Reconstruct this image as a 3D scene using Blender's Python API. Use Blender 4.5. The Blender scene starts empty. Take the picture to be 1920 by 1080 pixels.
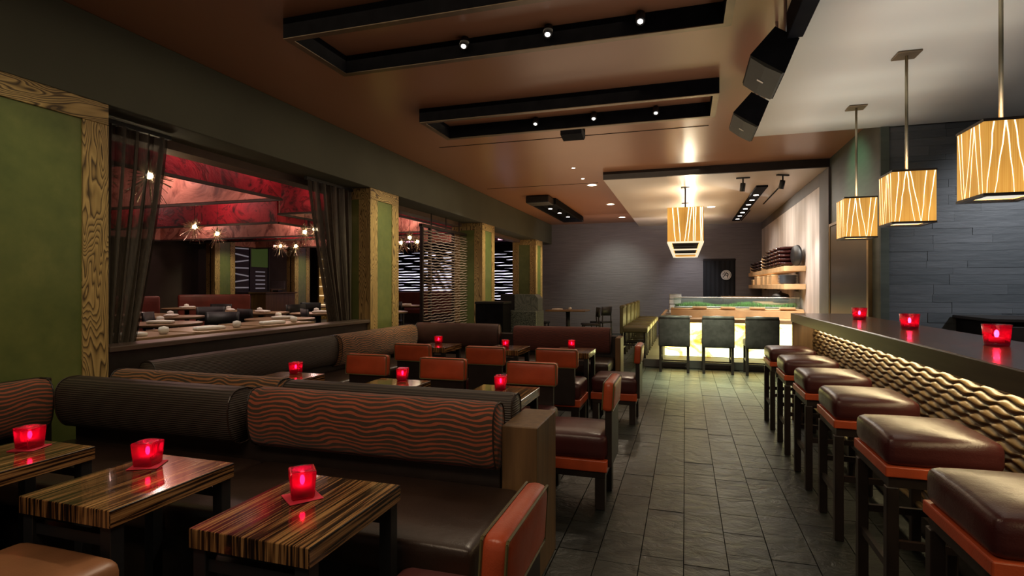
import bpy, bmesh, math, random
from mathutils import Vector, Matrix
random.seed(7)
SC = bpy.context.scene
COL = SC.collection
PI = math.pi

# ------------------------------------------------------------------ camera
cam_d = bpy.data.cameras.new('camera')
cam = bpy.data.objects.new('camera', cam_d)
COL.objects.link(cam)
cam.location = (0, 0, 1.336)
cam.rotation_euler = (PI / 2, 0, math.atan(325 / 1035))
cam_d.sensor_width = 36
cam_d.lens = 36 * 1035 / 1920
cam_d.shift_y = -3 / 1920
cam_d.clip_start = 0.05
SC.camera = cam

# ------------------------------------------------------------------ world / exposure
w = bpy.data.worlds.new('world')
SC.world = w
w.use_nodes = True
w.node_tree.nodes['Background'].inputs[0].default_value = (1.0, 0.86, 0.72, 1)
w.node_tree.nodes['Background'].inputs[1].default_value = 0.10
SC.view_settings.view_transform = 'Standard'
SC.view_settings.look = 'None'
SC.view_settings.exposure = 0.0
SC.view_settings.gamma = 1.0
SC.view_settings.use_curve_mapping = False
try:
    SC.cycles.use_denoising = True
    SC.cycles.max_bounces = 8
    SC.cycles.transparent_max_bounces = 12
    SC.cycles.sample_clamp_indirect = 4.0
    SC.cycles.sample_clamp_direct = 0.0
    SC.cycles.caustics_reflective = False
    SC.cycles.caustics_refractive = False
except Exception:
    pass


def lamp(name, kind, loc, power, color=(1, .85, .65), target=None, size=.1, angle=60, blend=.6, sy=None, spread=None, parent=None):
    d = bpy.data.lights.new(name, kind)
    d.energy = power
    d.color = color
    if kind == 'AREA':
        d.shape = 'RECTANGLE' if sy else 'SQUARE'
        d.size = size
        if sy:
            d.size_y = sy
        if spread:
            d.spread = math.radians(spread)
    else:
        d.shadow_soft_size = size
    if kind == 'SPOT':
        d.spot_size = math.radians(angle)
        d.spot_blend = blend
    o = bpy.data.objects.new(name, d)
    o.location = loc
    if target is not None:
        v = Vector(target) - Vector(loc)
        o.rotation_euler = v.to_track_quat('-Z', 'Y').to_euler()
        if kind == 'AREA':              # keep the long side along the room
            z_ = -v.normalized()
            y_ = (Vector((0, 1, 0)) - z_ * z_.y)
            if y_.length < .05:
                y_ = Vector((0, 0, 1)) - z_ * z_.z
            y_.normalize()
            x_ = y_.cross(z_)
            o.rotation_euler = Matrix((x_, y_, z_)).transposed().to_euler()
    COL.objects.link(o)
    if parent:
        o.parent = parent
    return o


WARM = (1, .80, .55)
AMB = (1, .66, .36)
COOL = (.92, .95, 1)
# added soft fill areas below the ceilings over the lounge, the aisle and the bar
lamp('lounge_fill', 'AREA', (-1.9, 3.6, 3.10), 16, WARM, (-1.9, 3.6, 0), 3.0, sy=4.0)
lamp('lounge_fill', 'AREA', (-1.6, 7.4, 3.10), 24, WARM, (-1.6, 7.4, 0), 3.6, sy=3.0)
lamp('aisle_fill', 'AREA', (.35, 8.15, 3.0), 62, (.90, 1, .66), (.35, 8.15, 0), .8, sy=1.0, spread=52)  # added greenish fill to brighten the floor before the onyx
lamp('bar_fill', 'AREA', (1.2, 3.6, 2.97), 3, (1, .88, .66), (1.1, 3.6, 0), .5, sy=4.5, spread=110)
# added unseen uplights standing in for light bounced onto the ceilings
lamp('bounce_fill', 'AREA', (-.5, 4.4, 1.15), 8, (1, .82, .64), (-.5, 4.4, 4), 1.4, sy=3.6)
lamp('bounce_fill', 'AREA', (-1.0, 8.0, 1.3), 26, (1, .76, .52), (-1.2, 8.0, 4), 3.0, sy=3.6)
lamp('bounce_fill', 'AREA', (-2.2, 12.2, 1.4), 32, (1, .64, .36), (-2.2, 12.2, 4), 2.0, sy=4.0)
lamp('bounce_fill', 'AREA', (1.28, 4.0, 1.25), 14, (.94, .98, 1), (1.28, 4.0, 4), .5, sy=4.4)
lamp('bench_fill', 'AREA', (-1.3, .2, 3.05), 22, (1, .76, .52), (-1.7, 2.4, .6), 2.4, sy=.8, spread=120)  # added fill from the camera side onto the near bench
# spots hidden in the hanging trays, onto the tables
for (sx, sy, tx, ty) in ((-2.2, 3.4, -2.6, 1.5), (-1.3, 3.4, -1.9, 1.5), (-.4, 3.4, -1.1, 1.5),
                         (-2.2, 5.4, -2.8, 3.4), (-1.3, 5.4, -1.95, 3.4), (-.4, 5.4, -1.1, 3.4),
                         (-2.6, 9.0, -2.8, 5.8), (-1.62, 8.6, -1.9, 5.8), (-.5, 8.6, -.95, 5.8)):
    lamp('table_spot', 'SPOT', (sx, sy, 3.05), 105, (1, .82, .6), (tx, ty, .6), .04, 26, .8)
# column washers
for cy, p in ((2.2, 42), (6.4, 130), (10.35, 150), (14.35, 170)):
    lamp('column_spot', 'SPOT', (-2.3, cy - .3, 3.08), p, (1, .9, .55), (-3.74, cy, 1.5), .05, 60, .9)
# sushi side
lamp('shelf_fill', 'AREA', (1.62, 12.7, 1.585), 7, (1, .90, .75), (1.64, 12.7, 1.3), .05, sy=4.9)  # added strip to brighten the things on the lower shelf
lamp('counter_light', 'AREA', (.9, 11.2, 2.95), 60, (1, .93, .82), (1.2, 11.0, .9), 1.4, sy=2.6)
for y_, p_ in ((9.9, 170), (11.6, 85), (13.6, 75)):
    lamp('white_wall_spot', 'SPOT', (.35, y_ - .3, 2.93), p_, (1, .93, .86), (1.94, y_, 1.55), .06, 75, .9)
lamp('dish_shelf_light', 'SPOT', (.85, 9.25, 2.8), 110, (1, .95, .9), (1.94, 10.6, 1.4), .05, 50, .9)
lamp('dish_shelf_light', 'SPOT', (1.35, 8.9, 2.8), 230, (1, .93, .88), (1.94, 9.8, 1.0), .05, 40, .9)
lamp('case_spot', 'SPOT', (1.39, 9.2, 2.8), 260, (1, .95, .9), (.9, 10.6, 1.0), .05, 50, .7)
lamp('back_wall_spot', 'SPOT', (.1, 14.6, 2.95), 130, COOL, (.15, 15.8, 1.1), .05, 60, .9)
lamp('case_fill', 'AREA', (.83, 10.50, 1.132), 6, (1, .96, .88), (.83, 10.56, .9), 1.9, sy=.05)  # added strip to brighten the garnish in the glass case
lamp('back_wall_wash', 'AREA', (-1.0, 13.6, 2.6), 20, (1, .9, .95), (-1.0, 15.8, 1.6), 3.5, sy=.5)
lamp('back_wall_spot', 'SPOT', (-1.7, 13.9, 3.05), 130, (.9, 1, .85), (-1.9, 15.8, 1.2), .05, 70, .9)
# slate wall behind the bar
lamp('slate_spot', 'SPOT', (3.6, 4.8, 2.9), 190, COOL, (3.3, 6.68, 1.5), .06, 75, .9)
lamp('green_corner_spot', 'SPOT', (1.2, 7.6, 3.05), 24, (.4, 1, .5), (1.94, 7.5, 2.6), .05, 80, .9)
# strip under the bar top, over the carved front
lamp('under_bar_strip', 'AREA', (1.165, 3.4, .980), 17, (1, .78, .42), (1.172, 3.4, .2), .035, sy=5.2)
# the dining room beyond the ledge
for (x_, y_) in ((-5.6, 4.7), (-4.95, 5.9), (-9.05, 8.1), (-7.6, 6.0), (-6.7, 5.8), (-7.3, 7.5), (-6.4, 7.1), (-7.4, 9.6), (-5.4, 7.3), (-5.8, 10.7), (-4.75, 8.0)):
    lamp('dining_fill', 'SPOT', (x_, y_, 2.44), 30, (1, .84, .70), (x_, y_, .9), .03, 75, .8)  # added unseen fill spots, one above each round table
for y_ in (3.5, 4.3, 5.1):
    lamp('ledge_fill', 'SPOT', (-4.5, y_, 2.44), 30, (1, .88, .76), (-4.3, y_, .9), .03, 60, .8)  # added unseen spots to brighten the napkins at the ledge
for x_, y_ in ((-12.0, 12.05), (-11.3, 14.35)):
    lamp('column_spot', 'SPOT', (x_ + 1.1, y_ - .2, 2.5), 40, (1, .88, .55), (x_, y_, 1.5), .04, 70, .9)  # unseen spots added to brighten the two dining columns
lamp('booth_spot', 'SPOT', (-8.6, 8.0, 2.44), 45, (1, .7, .5), (-9.7, 9.2, .9), .04, 90, .9)
lamp('screen_fill', 'SPOT', (-2.6, 8.4, 3.06), 90, (1, .92, .85), (-4.1, 9.1, 1.4), .04, 55, .9)  # added spot to brighten the lounge side of the woven screen

# ------------------------------------------------------------------ materials
class NT:
    def __init__(s, name):
        s.m = bpy.data.materials.new(name)
        s.m.use_nodes = True
        s.t = s.m.node_tree
        s.b = s.t.nodes['Principled BSDF']
        s.out = s.t.nodes['Material Output']

    def n(s, typ, _op=None, **kw):
        x = s.t.nodes.new('ShaderNode' + typ)
        if _op:
            x.operation = _op
        for k, v in kw.items():
            if k.startswith('i'):
                key = k[1:]
                key = int(key) if key.isdigit() else key.replace('_', ' ')
                if hasattr(v, 'is_output') or isinstance(v, bpy.types.NodeSocket):
                    s.t.links.new(v, x.inputs[key])
                else:
                    x.inputs[key].default_value = v
            else:
                setattr(x, k, v)
        return x

    def math(s, op, a, b=None, c=None):
        x = s.n('Math', op)
        for i, v in enumerate((a, b, c)):
            if v is None:
                continue
            if isinstance(v, bpy.types.NodeSocket):
                s.t.links.new(v, x.inputs[i])
            else:
                x.inputs[i].default_value = v
        return x.outputs[0]

    def obj(s, scale=(1, 1, 1), rot=(0, 0, 0), world=False):
        c = s.n('NewGeometry').outputs['Position'] if world else s.n('TexCoord').outputs['Object']
        return s.n('Mapping', iVector=c, iScale=scale, iRotation=rot).outputs[0]

    def noise(s, vec, scale, detail=3, rough=.5, dist=0):
        return s.n('TexNoise', iVector=vec, iScale=scale, iDetail=detail, iRoughness=rough, iDistortion=dist).outputs['Fac']

    def ramp(s, fac, *stops, interp='LINEAR'):
        x = s.n('ValToRGB', iFac=fac)
        r = x.color_ramp
        r.interpolation = interp
        while len(r.elements) < len(stops):
            r.elements.new(.5)
        for e, (p, c) in zip(r.elements, stops):
            e.position = p
            e.color = (*c, 1) if len(c) == 3 else c
        return x.outputs[0]

    def mix(s, fac, a, b):
        x = s.n('Mix', data_type='RGBA')
        for i, v in ((0, fac), (6, a), (7, b)):
            if isinstance(v, bpy.types.NodeSocket):
                s.t.links.new(v, x.inputs[i])
            else:
                x.inputs[i].default_value = v if i == 0 else (*v, 1)
        return x.outputs[2]

    def set(s, **kw):
        for k, v in kw.items():
            k = {'color': 'Base Color', 'rough': 'Roughness', 'metal': 'Metallic', 'spec': 'Specular IOR Level',
                 'normal': 'Normal', 'alpha': 'Alpha', 'trans': 'Transmission Weight', 'ior': 'IOR', 'coat': 'Coat Weight',
                 'ecol': 'Emission Color', 'estr': 'Emission Strength', 'sheen': 'Sheen Weight'}[k]
            if isinstance(v, bpy.types.NodeSocket):
                s.t.links.new(v, s.b.inputs[k])
            else:
                s.b.inputs[k].default_value = (*v, 1) if isinstance(v, tuple) else v
        return s

    def bump(s, h, strength=.3, dist=.01):
        s.set(normal=s.n('Bump', iHeight=h, iStrength=strength, iDistance=dist).outputs[0])
        return s


M = {}


def plain(key, color, rough=.5, metal=0, spec=.5, vary=.12, scale=9, coat=0):
    x = NT(key)
    f = x.noise(x.obj(), scale, 4)
    a = tuple(max(0, c * (1 - vary)) for c in color)
    b = tuple(min(1, c * (1 + vary)) for c in color)
    x.set(color=x.ramp(f, (.3, a), (.7, b)), rough=rough, metal=metal, spec=spec, coat=coat)
    M[key] = x.m
    return x


def emit(key, color, strength):
    x = NT(key)
    x.set(color=tuple(min(1, c * .5) for c in color), ecol=color, estr=strength)
    M[key] = x.m
    return x


def leather(key, color, rough=.34):
    x = plain(key, color, rough, vary=.22, scale=5, spec=.5)
    v = x.obj()
    h = x.math('ADD', x.noise(v, 14, 3), x.math('MULTIPLY', x.noise(v, 220, 2), .25))
    x.bump(h, .18, .012)
    return x


leather('oxblood', (.056, .013, .013), .30)
leather('orange', (.47, .076, .026), .34)
leather('tan', (.20, .085, .035), .42)
leather('bench_leather', (.030, .017, .012), .34)
leather('olive_leather', (.13, .11, .045), .45)
leather('dark_red_leather', (.16, .03, .02), .4)
plain('dark_wood', (.018, .012, .010), .42, vary=.3)
plain('black_metal', (.010, .010, .011), .45, vary=.2)
plain('black_paint', (.007, .007, .009), .8, vary=.3, spec=.08)
plain('brass', (.45, .32, .16), .35, 1)
plain('bronze', (.20, .15, .10), .4, .8)
plain('steel', (.5, .5, .5), .3, 1)
plain('rod', (.28, .25, .18), .4, .9)
plain('white_cloth', (.82, .79, .75), .8)
plain('ceramic', (.75, .75, .73), .25)
plain('plate_blue', (.17, .20, .25), .25, vary=.3)
plain('lacquer', (.020, .009, .009), .16, vary=.3)
plain('lacquer_red', (.045, .010, .010), .16, vary=.3)
plain('cedar', (.62, .40, .20), .55, vary=.2, scale=4)
plain('beam_paint', (.062, .062, .040), .8, vary=.1, scale=1.5)
plain('grout', (.012, .012, .012), .8)
plain('brown_wall', (.055, .038, .030), .75, scale=2)
plain('dining_ceiling', (.03, .014, .013), .8)
plain('dining_floor', (.02, .014, .012), .6)
plain('ceil_bar', (.45, .44, .41), .36, vary=.05, scale=.7)
plain('ceil_sushi', (.55, .48, .42), .32, vary=.06, scale=.7)
plain('sill', (.075, .050, .038), .4)
plain('dining_table_top', (.27, .165, .085), .3, scale=3)
plain('noren_cloth', (.004, .004, .006), .9)
plain('emblem', (.62, .60, .56), .8)
plain('emblem_ink', (.01, .01, .014), .8)
plain('grass', (.065, .20, .02), .7, vary=.5, scale=60)
plain('grey_wall', (.10, .092, .088), .65, scale=3)
plain('coaster_red', (.50, .02, .05), .7)
plain('wax', (.8, .5, .45), .6)
emit('flame', (1, .72, .50), 55)
emit('downlight', (1, .86, .68), 14)
emit('spot_glow', (1, .92, .84), 7)
emit('bulb', (1, .80, .50), 60)
emit('led', (1, .9, .78), 7)
emit('neon_pink', (1, .45, .65), 3)
emit('shelf_glow', (1, .75, .45), 1.1)

# ceiling: terracotta plaster
x = plain('ceil_main', (.29, .130, .068), .30, vary=.07, scale=.6)
# olive green polished plaster
x = NT('green_plaster')
v = x.obj()
f = x.math('ADD', x.math('MULTIPLY', x.noise(v, 2.2, 6, .62), .7), x.math('MULTIPLY', x.noise(v, 11, 4), .3))
x.set(color=x.ramp(f, (.3, (.070, .100, .028)), (.55, (.125, .150, .042)), (.75, (.19, .20, .06))), rough=.38)
x.bump(f, .15, .02)
M['green_plaster'] = x.m
# brushed pine with cathedral grain
x = NT('grain_wood')
v = x.obj((1.0, 1.0, .22))
n = x.noise(v, 4.2, 2.5, .45, .5)
fr = x.math('FRACT', x.math('MULTIPLY', n, 46))
fine = x.noise(x.obj((60, 60, 2)), 3, 3)
f = x.math('ADD', x.math('MULTIPLY', fr, .8), x.math('MULTIPLY', fine, .2))
x.set(color=x.ramp(f, (.14, (.06, .034, .011)), (.36, (.33, .215, .075)), (.75, (.50, .34, .13)), (.90, (.15, .09, .03))), rough=.55)
x.bump(f, .25, .006)
M['grain_wood'] = x.m
# horizontal version
x = NT('grain_wood_flat')
v = x.obj((1.0, .22, 1.0))
n = x.noise(v, 4.2, 2.5, .45, .5)
fr = x.math('FRACT', x.math('MULTIPLY', n, 46))
x.set(color=x.ramp(fr, (.14, (.06, .034, .011)), (.36, (.33, .215, .075)), (.75, (.50, .34, .13)), (.90, (.15, .09, .03))), rough=.55)
x.bump(fr, .25, .006)
M['grain_wood_flat'] = x.m
# zebrano, gloss lacquered
x = NT('zebrano')
tc = x.n('TexCoord')
sp = x.n('SeparateXYZ', iVector=tc.outputs['Object'])
sn = x.n('SeparateXYZ', iVector=tc.outputs['Normal'])
q = x.math('ADD', sp.outputs[0], x.math('MULTIPLY', sp.outputs[2], x.math('ABSOLUTE', sn.outputs[0])))
v = x.n('CombineXYZ', iX=q, iY=x.math('MULTIPLY', sp.outputs[1], .02), iZ=x.math('MULTIPLY', sp.outputs[2], .03)).outputs[0]
f = x.noise(v, 135, 2, .6)
g = x.noise(v, 16, 2)
f2 = x.math('ADD', x.math('MULTIPLY', f, .72), x.math('MULTIPLY', g, .28))
x.set(color=x.ramp(f2, (.43, (.010, .005, .003)), (.50, (.050, .023, .010)), (.555, (.20, .095, .034)), (.66, (.36, .20, .075))), rough=.13, coat=.5)
M['zebrano'] = x.m
# bar top, dark figured wood, gloss
x = NT('bar_top')
v = x.obj((1, .22, 1))
fr = x.math('FRACT', x.math('MULTIPLY', x.noise(v, 5, 3, .5, .8), 12))
x.set(color=x.ramp(fr, (.1, (.075, .036, .020)), (.6, (.18, .085, .042)), (.95, (.11, .05, .026))), rough=.24, coat=.12)
M['bar_top'] = x.m
# warm side wood
x = NT('brown_wood')
v = x.obj((6, 6, .5))
f = x.noise(v, 5, 4)
x.set(color=x.ramp(f, (.3, (.11, .060, .026)), (.7, (.19, .105, .044))), rough=.45)
M['brown_wood'] = x.m
x = NT('carved_wood')
f = x.noise(x.obj((3, 1, 8)), 6, 4)
x.set(color=x.ramp(f, (.3, (.075, .047, .020)), (.7, (.15, .094, .040))), rough=.36)
M['carved_wood'] = x.m
# light bar edge
x = NT('bar_edge')
f = x.noise(x.obj((8, .6, 8)), 6, 4)
x.set(color=x.ramp(f, (.3, (.055, .045, .030)), (.7, (.085, .070, .045))), rough=.28)
M['bar_edge'] = x.m


def wavy(key, freq, line, ground, ground2, amp=1.0, width=.42):
    x = NT(key)
    c = x.n('TexCoord').outputs['UV']
    s = x.n('SeparateXYZ', iVector=c)
    X, Z = s.outputs[0], s.outputs[1]
    n1 = x.noise(x.n('Mapping', iVector=c, iScale=(1, .9, 0)).outputs[0], 2.6, 1)
    n2 = x.noise(x.n('Mapping', iVector=c, iScale=(1, 2.6, 0)).outputs[0], 6.0, 2)
    z = x.math('ADD', Z, x.math('MULTIPLY', x.math('SINE', x.math('ADD', x.math('MULTIPLY', X, 21), x.math('MULTIPLY', n1, 10))), .011 * amp))
    z = x.math('ADD', z, x.math('MULTIPLY', n2, .042 * amp))
    fr = x.math('FRACT', x.math('MULTIPLY', z, freq))
    wv = x.math('ADD', width, x.math('MULTIPLY', x.math('SUBTRACT', n2, .5), .5))
    m = x.math('LESS_THAN', fr, wv)
    lc = x.mix(x.noise(c, 6, 2), line, tuple(q * .6 for q in line))
    gc = x.mix(x.noise(c, 90, 2), ground, ground2)
    x.set(color=x.mix(m, gc, lc), rough=.8, sheen=.15)
    x.bump(m, .25, .003)
    M[key] = x.m


wavy('wave_fabric', 44, (.40, .090, .036), (.038, .024, .013), (.060, .034, .018))
wavy('wave_fabric_gold', 46, (.40, .16, .055), (.040, .026, .014), (.062, .038, .018))
wavy('wave_fabric_dark', 52, (.17, .038, .026), (.065, .016, .014), (.085, .022, .018))
x = NT('rib_fabric')
c = x.n('TexCoord').outputs['Object']
s = x.n('SeparateXYZ', iVector=c)
fr = x.math('SINE', x.math('MULTIPLY', x.math('ADD', s.outputs[2], x.math('MULTIPLY', x.noise(c, 9, 2), .004)), 560))
x.set(color=x.ramp(fr, (.0, (.028, .020, .016)), (1, (.075, .056, .043))), rough=.55)
x.bump(fr, .5, .003)
M['rib_fabric'] = x.m

# slate tiles and bricks
x = NT('slate')
wv = x.obj((1, 1, 1), world=True)
rnd = x.math('ADD', x.n('ObjectInfo').outputs['Random'], x.n('NewGeometry').outputs['Random Per Island'])
rnd = x.math('FRACT', rnd)
cl = x.noise(x.obj((1, 1.6, 1), world=True), 7, 6, .62, .6)
f = x.math('ADD', x.math('MULTIPLY', rnd, .55), x.math('MULTIPLY', cl, .45))
x.set(color=x.ramp(f, (.15, (.010, .0125, .0115)), (.5, (.019, .0225, .020)), (.85, (.038, .042, .036))),
      rough=x.math('ADD', .24, x.math('MULTIPLY', cl, .32)), spec=.45)
x.bump(cl, .8, .016)
M['slate'] = x.m
x = NT('slate_brick')
rnd = x.n('ObjectInfo').outputs['Random']
cl = x.noise(x.obj((1, 1, 4), world=True), 5, 5, .6)
f = x.math('ADD', x.math('MULTIPLY', rnd, .5), x.math('MULTIPLY', cl, .5))
x.set(color=x.ramp(f, (.2, (.055, .064, .072)), (.8, (.095, .104, .116))), rough=.5)
x.bump(cl, .4, .01)
M['slate_brick'] = x.m
# back wall: fine stacked slate strips, too far to pick apart
x = NT('strip_stone')
v = x.obj((.5, .5, 9), world=True)
f = x.noise(v, 4, 4, .65)
g = x.noise(x.obj((.8, .8, 26), world=True), 3, 2)
x.set(color=x.ramp(x.math('ADD', x.math('MULTIPLY', f, .5), x.math('MULTIPLY', g, .5)), (.3, (.085, .074, .077)), (.7, (.145, .128, .130))), rough=.6)
x.bump(f, .4, .02)
M['strip_stone'] = x.m
x = NT('green_slate')
f = x.noise(x.obj((.5, .5, 3), world=True), 4, 5, .6)
x.set(color=x.ramp(f, (.3, (.045, .058, .048)), (.7, (.075, .09, .075))), rough=.55)
M['green_slate'] = x.m
# pale limestone wall behind the dish shelves
x = NT('pale_stone')
f = x.noise(x.obj((1, 2.2, .25), world=True), 2.2, 5, .6)
x.set(color=x.ramp(f, (.3, (.36, .30, .26)), (.7, (.62, .55, .50))), rough=.6)
M['pale_stone'] = x.m
x = NT('granite')
c = x.obj()
f = x.n('TexVoronoi', iVector=c, iScale=75).outputs['Distance']
x.set(color=x.ramp(f, (.1, (.30, .33, .28)), (.45, (.13, .15, .12)), (.7, (.04, .05, .04))), rough=.35)
M['granite'] = x.m
x = NT('swirl_stone')
fr = x.math('FRACT', x.math('MULTIPLY', x.noise(x.obj(), 2.6, 2, .5, 1.2), 16))
x.set(color=x.ramp(fr, (.1, (.10, .115, .10)), (.5, (.19, .21, .18)), (.9, (.13, .15, .13))), rough=.3)
M['swirl_stone'] = x.m
# back lit onyx
x = NT('onyx')
c = x.obj((1, 1, 1.6))
f = x.noise(c, 2.6, 5, .6, 1.3)
e = x.ramp(f, (.33, (.55, .20, .02)), (.42, (.9, .62, .12)), (.52, (.98, .98, .42)), (.72, (.97, 1, .60)))
x.set(color=(.3, .25, .1), ecol=e, estr=4.2, rough=.2)
M['onyx'] = x.m
# lantern veneer
x = NT('veneer')
c = x.n('TexCoord').outputs['Object']
s = x.n('SeparateXYZ', iVector=c)
f = x.noise(x.n('Mapping', iVector=c, iScale=(90, 90, .6)).outputs[0], 2, 2)
b = x.noise(c, 3.5, 1)
cc = x.ramp(f, (.35, (.60, .255, .035)), (.65, (.80, .41, .075)))
x.set(color=(.35, .18, .05), ecol=cc, estr=x.math('ADD', .45, x.math('MULTIPLY', b, .95)), rough=.6)
M['veneer'] = x.m
emit('slit', (1, .86, .50), 3.2)
emit('lantern_rim', (1, .86, .6), .9)
emit('diffuser', (1, .92, .78), .55)
# red marbled fabric
x = NT('red_fabric')
c = x.obj()
f = x.noise(c, 1.7, 5, .62, 1.6)
x.set(color=x.ramp(f, (.38, (.055, .002, .005)), (.47, (.40, .012, .028)), (.55, (.50, .018, .035)), (.60, (.16, .006, .012)), (.68, (.60, .045, .06))), rough=.6)
x.bump(f, .5, .04)
M['red_fabric'] = x.m
x = NT('lit_red_fabric')  # the red fabric as lit from inside the box, light put into its colour
c = x.obj()
f = x.noise(c, 1.5, 5, .62, 1.4)
x.set(color=x.ramp(f, (.36, (.16, .045, .03)), (.46, (.50, .20, .14)), (.56, (.62, .27, .20)), (.60, (.30, .09, .07)), (.70, (.70, .34, .25))), rough=.6)
x.bump(f, .5, .04)
M['lit_red_fabric'] = x.m
# sheer curtain
x = NT('sheer')
c = x.obj((40, 40, 3))
f = x.noise(c, 3, 2)
x.set(color=x.ramp(f, (.3, (.040, .030, .022)), (.7, (.085, .064, .045))), rough=.6)
tr = x.n('BsdfTransparent')
mx = x.n('MixShader', i0=.16, i1=x.b.outputs[0], i2=tr.outputs[0])
x.t.links.new(mx.outputs[0], x.out.inputs[0])
M['sheer'] = x.m


def glass(key, tint, body, clear, edge=.55):
    x = NT(key)
    x.set(color=body, rough=.06, spec=.6)
    tr = x.n('BsdfTransparent', iColor=(*tint, 1))
    tl = x.n('BsdfTranslucent', iColor=(*body, 1))
    m1 = x.n('MixShader', i0=.55, i1=x.b.outputs[0], i2=tl.outputs[0])
    m2 = x.n('MixShader', i0=clear, i1=m1.outputs[0], i2=tr.outputs[0])
    lw_ = x.n('LayerWeight', iBlend=.5).outputs['Facing']
    fr = x.math('ADD', .04, x.math('MULTIPLY', x.math('POWER', lw_, 4), edge))
    gl = x.n('BsdfGlossy', iRoughness=.05)
    m3 = x.n('MixShader', i0=fr, i1=m2.outputs[0], i2=gl.outputs[0])
    x.t.links.new(m3.outputs[0], x.out.inputs[0])
    M[key] = x.m


glass('red_glass', (.92, .06, .22), (.58, .006, .075), .56)
glass('red_glass_thin', (.96, .14, .32), (.62, .008, .08), .70)
glass('clear_glass', (.93, .97, .95), (.6, .65, .62), .96, .14)

# window light wall behind the branches (a back lit wall)
emit('slat_glow', (.86, .80, 1.0), 1.9)


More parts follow.
